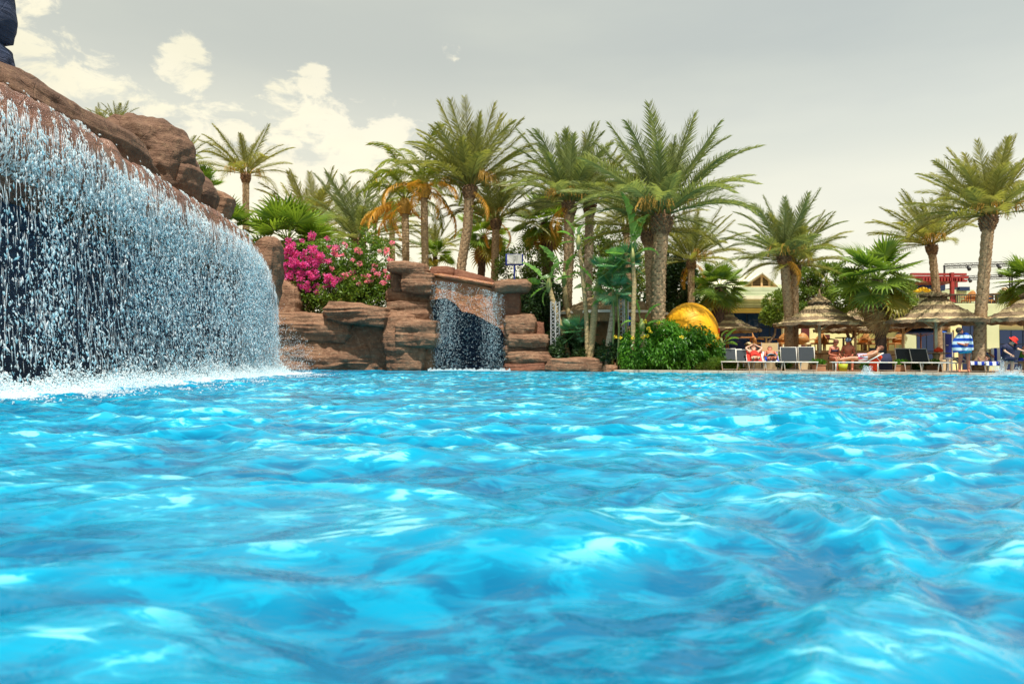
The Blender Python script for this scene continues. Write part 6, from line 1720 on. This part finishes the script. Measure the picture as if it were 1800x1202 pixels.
for px, lab, off in ((1438, 'terracotta planter box right of the grey loungers by the umbrella pole', 1.3), (1640, 'terracotta planter box behind the loungers under the disc-capped umbrella', 1.9), (1585, 'terracotta planter box with low plants beside the dark lounger', 1.2)):
    l_ = at_edge(px, off)
    t = thing('planter_box', lab, 'planter', l_, sl, 'terracotta planter boxes on the deck')
    mb = MB(); mb.box((0, 0, .12), (0.55, 0.3, 0.24)); mb.build('box', M['pave'], t, bevel=0.02)
    mb = MB(); mb.box((0, 0, .25), (0.59, 0.34, 0.03)); mb.build('rim', M['pave'], t, bevel=0.01)
    c = l_ + Vector((0, 0, 0.34)); leaf_cloud('foliage', [((c.x, c.y, c.z), (0.28, 0.15, 0.12))], 300, 0.10, 'leaf_bush', t, 80 + px, thr=-2)
for (px, off, lab, rx, rz_) in ((1530, 1.4, 'small green shrub left of the orange-red towel', 0.35, 0.30), (1378, 2.2, 'small dark shrub behind the striped-towel lounger', 0.3, 0.35), (1615, 2.4, 'small green shrub behind the rear umbrella pole', 0.3, 0.3)):
    l_ = at_edge(px, off); bush('small_shrub', lab, 'shrub', [((l_.x, l_.y, DECK + rz_), (rx, 0.3, rz_))], 900, 0.11, 'leaf_bush', l_, px, thr=-.6, stems=True)
# ================================================================== PEOPLE
M['skin'] = mat('tanned_skin', (0.56, 0.28, 0.17), (0.48, 0.23, 0.14), 8, 0.55, world=False)
M['skin_red'] = mat('sunburnt_skin', (0.56, 0.20, 0.12), (0.46, 0.16, 0.10), 8, 0.5, world=False)
M['skin_pale'] = mat('fair_skin', (0.66, 0.40, 0.28), (0.58, 0.34, 0.23), 8, 0.55, world=False)
M['hair_dark'] = mat('dark_hair', (0.035, 0.022, 0.016), (0.06, 0.04, 0.028), 40, 0.6, 0.4, world=False)
M['hair_red'] = mat('reddish_hair', (0.20, 0.07, 0.035), (0.13, 0.045, 0.025), 40, 0.6, 0.4, world=False)
M['teal_cloth'] = mat('turquoise_cloth', (0.05, 0.38, 0.55), (0.04, 0.32, 0.48), 9, 0.8, world=False)
M['grey_cloth'] = mat('blue_grey_cloth', (0.11, 0.16, 0.24), None, 9, 0.8, world=False)
M['eye'] = mat('eye_dark', (0.02, 0.015, 0.012))
def person(label, loc, rz, J, skin='skin', hair='hair_dark', face=(0, -1, 0), hairlen=0.0, sc=1.0):
    """J: joint positions in metres; one continuous skinned body"""
    t = thing('person', label, 'person', loc, rz)
    t.scale = (sc, sc, sc)
    rad = dict(pelvis=.145, belly=.135, chest=.15, sho=.13, neck=.058, jaw=.072, head=.098, crown=.07)
    order = ['pelvis', 'belly', 'chest', 'sho', 'neck', 'jaw', 'head', 'crown']
    P = {k: Vector(v) for k, v in J.items()}
    P.setdefault('belly', P['pelvis'].lerp(P['chest'], 0.5)); P.setdefault('sho', P['chest'].lerp(P['neck'], 0.6))
    hd = (P['head'] - P['neck']).normalized()
    fv = Vector(face).normalized(); fv = (fv - hd * fv.dot(hd)).normalized()
    P['jaw'] = P['head'] - hd * 0.085 + fv * 0.02; P['crown'] = P['head'] + hd * 0.075
    bm = bmesh.new(); lay = bm.verts.layers.skin.verify(); vv = {}
    def nv(k, p, r, root=False):
        v = bm.verts.new(p); v[lay].radius = (r, r); v[lay].use_root = root; vv[k] = v; return v
    for k in order: nv(k, P[k], rad[k], k == 'pelvis')
    for a, b_ in zip(order, order[1:]): bm.edges.new((vv[a], vv[b_]))
    for s in 'LR':
        nv('sh' + s, P['sh' + s], .062); nv('el' + s, P['el' + s], .042); nv('wr' + s, P['wr' + s], .028)
        hdv = (P['wr' + s] - P['el' + s]).normalized(); nv('hd' + s, P['wr' + s] + hdv * 0.08, .034)
        for a, b_ in (('sho', 'sh' + s), ('sh' + s, 'el' + s), ('el' + s, 'wr' + s), ('wr' + s, 'hd' + s)): bm.edges.new((vv[a], vv[b_]))
        nv('hip' + s, P['hip' + s], .10); nv('kn' + s, P['kn' + s], .062); nv('an' + s, P['an' + s], .042); nv('toe' + s, P['toe' + s], .03)
        mid = P['kn' + s].lerp(P['an' + s], 0.35); nv('ca' + s, mid, .060)
        for a, b_ in (('pelvis', 'hip' + s), ('hip' + s, 'kn' + s), ('kn' + s, 'ca' + s), ('ca' + s, 'an' + s), ('an' + s, 'toe' + s)): bm.edges.new((vv[a], vv[b_]))
    me = bpy.data.meshes.new('body'); bm.to_mesh(me); bm.free()
    o = bpy.data.objects.new('tmp_body', me); C.objects.link(o)
    o.modifiers.new('skin', 'SKIN').use_smooth_shade = True
    sb = o.modifiers.new('sub', 'SUBSURF'); sb.levels = 2; sb.render_levels = 2
    dg = bpy.context.evaluated_depsgraph_get(); dg.update()
    m2 = bpy.data.meshes.new_from_object(o.evaluated_get(dg)); bpy.data.objects.remove(o)
    # five fingers a hand, and nose / ears, joined to the body
    bm = bmesh.new(); bm.from_mesh(m2)
    mb = MB()
    for s in 'LR':
        w, e = P['wr' + s], P['el' + s]; d = (w - e).normalized(); sd = d.cross(Vector((0, 1, 0.3))).normalized(); up = d.cross(sd)
        for k, (off, ln) in enumerate(((-.026, .068), (-.009, .080), (.009, .075), (.026, .058))):
            b0 = w + d * 0.085 + sd * off
            mb.tube([b0, b0 + d * ln * .5 - up * .006, b0 + d * ln * .95 - up * .025], [.0095, .0085, .006], 6)
        b0 = w + d * 0.03 + sd * -0.03; mb.tube([b0, b0 + d * .03 - sd * .02, b0 + d * .055 - sd * .026 - up * .01], [.012, .010, .007], 6)
    ear = hd.cross(fv)
    mb.tube([P['head'] + fv * .085 + hd * .01, P['head'] + fv * .118 - hd * .03, P['head'] + fv * .09 - hd * .038], [.010, .015, .010], 6)
    for q in (-1, 1): mb.ell(P['head'] + ear * q * .096 - hd * .01, (.014, .022, .028), 8, 5)
    m3 = mb.mesh('x'); bm.from_mesh(m3); bm.to_mesh(m2); bm.free()
    m2.shade_smooth()
    m2.materials.clear(); b_o = obj('body', m2, M[skin], t)
    for p_ in m2.polygons: p_.material_index = 0
    if hair:
        mb = MB(); q = hd.to_track_quat('Z', 'Y').to_matrix()
        mb.ell(P['head'] + hd * .028 - fv * .022, (.108, .108, .098), 14, 9, q)
        if hairlen: mb.tube([P['head'] - fv * .06, P['head'] - fv * .09 - hd * hairlen * .5, P['head'] - fv * .10 - hd * hairlen], [.09, .075, .04], 8)
        mb.build('hair', M[hair], t, True)
    mb = MB()
    for q in (-1, 1): mb.ell(P['head'] + fv * .094 + ear * q * .034 + hd * .004, (.012, .010, .009), 6, 5)
    mb.tube([P['head'] + fv * .088 - hd * .058 - ear * .022, P['head'] + fv * .094 - hd * .06, P['head'] + fv * .088 - hd * .058 + ear * .022], .005, 5)
    mb.build('face', M['eye'], t)
    return t, P, fv, hd
def shell(t, name, mt, pts, rad, n=14, th=0.012, smooth=True, sq=None):
    mb = MB(); mb.tube(pts, rad, n, False)
    if sq: mb.v = [(x, y * sq if abs(sq) else y, z) for x, y, z in mb.v]
    o = mb.build(name, M[mt], t, smooth); md = o.modifiers.new('thick', 'SOLIDIFY'); md.thickness = th; md.offset = 1
    return o
# 1 standing, wrapped in a striped towel, head bent to the left
J = dict(pelvis=(0, 0, .90), chest=(0, 0.02, 1.22), neck=(-.05, -.04, 1.41), head=(-.17, -.10, 1.50), shL=(.17, 0, 1.33), elL=(.20, -.10, 1.08), wrL=(.02, -.22, 1.02), shR=(-.19, 0, 1.30), elR=(-.26, -.10, 1.06), wrR=(-.10, -.24, 1.00),
         hipL=(.10, 0, .84), knL=(.13, 0.01, .47), anL=(.14, 0.03, .07), toeL=(.13, -.13, .03), hipR=(-.10, 0, .84), knR=(-.13, -.02, .46), anR=(-.15, .02, .07), toeR=(-.20, -.13, .03))
l_ = WZ(1697, 26.4 + 0, DECK); l_ = at_edge(1695, .15)
t, P, fv, hd = person('person standing at the pool edge wrapped in a blue and white striped towel', l_, R(-15), J, 'skin_red', 'hair_dark', (-.6, -.8, 0), sc=1.04)
mb = MB(); vs_, fs_ = [], []
prof_ = [(.085, 1.44, -.03), (.16, 1.40, -.01), (.235, 1.30, 0), (.27, 1.15, 0), (.275, 1.0, 0), (.285, .88, 0), (.30, .76, 0)]
nk = 32
for i, (r_, z, ox) in enumerate(prof_):
    for k in range(nk):
        a = 2 * PI * k / nk; w = 1 + 0.04 * math.sin(5 * a + i) * (i / 6)
        ext = -0.10 * max(0, math.cos(a - PI)) ** 3 * (1 if 3 <= i <= 5 else 0.3)
        vs_.append((r_ * w * math.cos(a) + ox + ext * 1.0, r_ * 0.74 * w * math.sin(a), z - 0.05 * (i == 6) * math.cos(a - PI)))
for i in range(len(prof_) - 1):
    for k in range(nk): fs_.append((i * nk + k, i * nk + (k + 1) % nk, (i + 1) * nk + (k + 1) % nk, (i + 1) * nk + k))
mb.add(vs_, fs_); o = mb.build('towel_wrap', M['striped_wrap'], t, True); md = o.modifiers.new('thick', 'SOLIDIFY'); md.thickness = 0.015; md2 = o.modifiers.new('sub', 'SUBSURF'); md2.render_levels = 1
shell(t, 'swim_shorts', 'teal_cloth', [(0.02, 0, .92), (0.02, 0, .80), (0.03, 0, .70)], [.19, .215, .20])
# 2 child in red hat, wading at the edge
J = dict(pelvis=(0, 0, .62), chest=(-.02, -.06, .90), neck=(.02, -.12, 1.05), head=(.07, -.18, 1.17), shL=(.14, -.09, 1.0), elL=(.22, -.26, .86), wrL=(.30, -.40, .80), shR=(-.15, -.06, .99), elR=(-.23, -.16, .80), wrR=(-.14, -.32, .68),
         hipL=(.08, 0, .56), knL=(.10, -.10, .32), anL=(.11, 0.0, .02), toeL=(.11, -.12, -.01), hipR=(-.08, 0, .56), knR=(-.11, -.05, .30), anR=(-.12, .06, .02), toeR=(-.12, -.06, -.01))
l_ = at_edge(1772, .05) ; l_.z = DECK
t, P, fv, hd = person('child in a red sun hat and navy shirt bending by the splash', l_, 0, J, 'skin_pale', 'hair_dark', (.7, -.7, -.3), sc=1.0)
shell(t, 'shirt', 'navy_cloth', [(.02, -.115, 1.04), (-.01, -.085, .99), (-.02, -.06, .88), (-.01, -.02, .74), (0, 0, .58), (0, 0, .44)], [.08, .17, .185, .18, .20, .22])
for s, e_ in (('L', (.20, -.22, .90)), ('R', (-.21, -.13, .85))):
    shell(t, 'sleeve', 'navy_cloth', [P['sh' + s] - Vector((0, 0, 0)), e_], [.085, .065])
mb = MB(); q = (hd + Vector((0.25, -.15, 0))).to_track_quat('Z', 'Y').to_matrix(); c = P['head'] + hd * .055
prof_ = [(.175, -.035), (.165, -.02), (.118, .0), (.112, .06), (.085, .10), (.02, .115)]
vs_ = [c + q @ Vector((r_ * math.cos(2 * PI * k / 20), r_ * math.sin(2 * PI * k / 20), z)) for r_, z in prof_ for k in range(20)]
mb.add(vs_, [(i * 20 + k, i * 20 + (k + 1) % 20, (i + 1) * 20 + (k + 1) % 20, (i + 1) * 20 + k) for i in range(5) for k in range(20)]); mb.build('sun_hat', M['red_cloth'], t, True)
# lying pose along +y (head) on lounger; z = mattress height
def lying(back, arms=0, z0=.40):
    a = R(back); u = Vector((0, math.cos(a), math.sin(a))); h = Vector((0, 1.26, z0 + .10))
    n_ = Vector((0, -math.sin(a), math.cos(a)))
    ch = h + u * .30 + n_ * .03; nk = h + u * .50 + n_ * .04; hdp = h + u * .66 + n_ * .08
    J = dict(pelvis=h + Vector((0, -.06, 0.02)), chest=ch, neck=nk, head=hdp, hipL=h + Vector((.09, -.12, 0)), hipR=h + Vector((-.09, -.12, 0)),
             knL=(.12, .72, z0 + .14), knR=(-.12, .72, z0 + .11), anL=(.11, .30, z0 + .06), anR=(-.11, .28, z0 + .06), toeL=(.13, .24, z0 + .18), toeR=(-.13, .22, z0 + .18))
    for s, q in (('L', 1), ('R', -1)):
        J['sh' + s] = nk - u * .07 + Vector((.17 * q, 0, 0))
        if arms == 0: J['el' + s] = nk - u * .32 + Vector((.25 * q, 0, .03)); J['wr' + s] = nk - u * .52 + Vector((.22 * q, -.05, .10))
        else: J['el' + s] = nk + u * .02 + Vector((.34 * q, 0, .12)); J['wr' + s] = nk + u * .18 + Vector((.12 * q, 0, .14))
    return J, u, n_
J, u, n_ = lying(35, 1); t, P, fv, hd = person('person lying on the red towel, arms bent over the head', lg_red.location, lg_red.rotation_euler.z, J, 'skin_pale', 'hair_red', tuple(n_))
shell(t, 'swimsuit', 'red_cloth', [P['pelvis'] - Vector((0, .06, 0)), P['belly'], P['chest'] + u * .02], [.16, .15, .165])
J, u, n_ = lying(35, 0); t, P, fv, hd = person('person lying on the blue striped towel under the ochre hood', lg_str.location, lg_str.rotation_euler.z, J, 'skin_red', 'hair_dark', tuple(n_))
shell(t, 'swim_shorts', 'teal_cloth', [P['pelvis'] - Vector((0, .16, 0)), P['pelvis'] + Vector((0, .08, .03))], [.18, .16])
J, u, n_ = lying(32, 0); t, P, fv, hd = person('person in striped swim shorts stretched out on the side-on white lounger', lg_lie.location, lg_lie.rotation_euler.z, J, 'skin', 'hair_red', tuple(n_))
shell(t, 'swim_shorts', 'striped_shorts', [P['pelvis'] - Vector((0, .24, 0)), P['pelvis'] + Vector((0, .10, .02))], [.18, .165])
l2 = lg_b1.location + Vector((0.1, 0.1, 0.02))
J, u, n_ = lying(8, 0); t, P, fv, hd = person('person lying flat on the striped towels beside the standing one', l2, lg_b1.rotation_euler.z - R(25), J, 'skin', 'hair_dark', tuple(n_))
shell(t, 'swimsuit', 'teal_cloth', [P['pelvis'] - Vector((0, .08, 0)), P['pelvis'] + Vector((0, .1, .02))], [.165, .155])
# seated pair behind the side-on lounger
def sitting(lean=0.05, z0=.42):
    return dict(pelvis=(0, 0, z0 + .12), chest=(0, -lean, z0 + .42), neck=(0, -lean * 1.4, z0 + .62), head=(0, -lean * 2 - .02, z0 + .77), shL=(.17, -lean, z0 + .54), elL=(.24, -.08, z0 + .28), wrL=(.14, -.32, z0 + .20), shR=(-.17, -lean, z0 + .54), elR=(-.24, -.08, z0 + .28), wrR=(-.12, -.32, z0 + .22),
                hipL=(.10, -.05, z0 + .10), knL=(.15, -.44, z0 + .10), anL=(.14, -.46, .08), toeL=(.14, -.60, .04), hipR=(-.10, -.05, z0 + .10), knR=(-.15, -.44, z0 + .10), anR=(-.14, -.46, .08), toeR=(-.14, -.60, .04))
def stool(label, loc):
    t = thing('stool', label, 'stool', loc, 0, 'stools under the foremost left umbrella')
    mb = MB(); mb.lathe([(.01, .36), (.2, .36), (.21, .39), (.19, .42), (.01, .42)], n=18, cap=False); mb.build('seat', M['slat_wood'], t, True)
    for k in range(4): a = k * PI / 2 + .8; mb = MB(); mb.tube([(.15 * math.cos(a), .15 * math.sin(a), .37), (.19 * math.cos(a), .19 * math.sin(a), 0)], .018, 5); mb.build('leg', M['slat_wood'], t)
for px, lab in ((1464, 'low wooden stool under the seated woman'), (1491, 'low wooden stool under the seated man')):
    stool(lab, WZ(px, 29.75, DECK))
t, P, fv, hd = person('woman in a dark bikini top sitting behind the side-on lounger, leaning forward', WZ(1464, 29.75, DECK), R(12), sitting(.10), 'skin_red', 'hair_red', (-.2, -1, -.2), hairlen=.16)
shell(t, 'bikini_top', 'navy_cloth', [P['chest'] - Vector((0, 0, .05)), P['chest'] + Vector((0, 0, .04))], [.155, .160])
shell(t, 'bikini_bottom', 'navy_cloth', [P['pelvis'] - Vector((0, 0, .06)), P['pelvis'] + Vector((0, 0, .05))], [.17, .155])
t, P, fv, hd = person('bare-chested man in a blue-grey cap sitting hunched behind the side-on lounger', WZ(1491, 29.75, DECK), R(-25), sitting(.14), 'skin_red', 'hair_dark', (-.8, -1, -.3), sc=1.05)
mb = MB(); q = hd.to_track_quat('Z', 'Y').to_matrix(); mb.ell(P['head'] + hd * .05, (.118, .118, .08), 14, 8, q); mb.box(P['head'] + fv * .14 + hd * .05, (.15, .12, .015)); mb.build('cap', M['grey_cloth'], t, True)
shell(t, 'swim_shorts', 'navy_cloth', [P['pelvis'] - Vector((0, 0, .08)), P['pelvis'] + Vector((0, 0, .06))], [.19, .165])
l_ = at_edge(1800, .9)
stl = stool('low stool under the person at the right edge of the picture', l_)
t, P, fv, hd = person('person in a green top sitting at the far right edge of the picture', l_, R(30), sitting(.10), 'skin_red', 'hair_dark', (-.4, -1, 0))
shell(t, 'top', 'leaf_bush', [P['pelvis'] - Vector((0, 0, .04)), P['belly'], P['chest'], P['sho']], [.17, .16, .175, .13])
shell(t, 'shorts', 'striped_towel', [P['pelvis'] - Vector((0, 0, .08)), P['pelvis'] + Vector((0, 0, .02))], [.19, .175])
# ---- splashes at the far edge
def splash(label, px, w, h, n, seed, dy=-0.25):
    r = np.random.RandomState(seed)
    c = at_edge(px, dy)
    x = r.normal(0, w, n); jet = np.clip(0.35 + 0.65 * vnoise(np.stack([x * 9, x * 0, x * 0 + seed], 1)), 0.05, 1)
    z = r.rand(n) ** 1.7 * h * jet * np.exp(-(x / (w * 1.4)) ** 2)
    P = np.stack([c.x + x + r.normal(0, .02, n), c.y + r.normal(0, .10, n), z], 1)
    ax = np.stack([x * 1.5, 0 * x, 1 + 0 * x], 1); s_ = 0.3 + 1.0 * r.rand(n) ** 2
    o = droplets('water_splash', P, 0.009 * s_, 0.02 * s_, M['foam'], None, ax, seed); tag(o, label, 'water splash'); o['kind'] = 'stuff'
splash('splash of clear water in front of the child in the red hat', 1768, 0.42, 0.72, 4200, 91)
splash('small round splash in front of the feet end of the orange-red towel', 1525, 0.22, 0.42, 1800, 92)
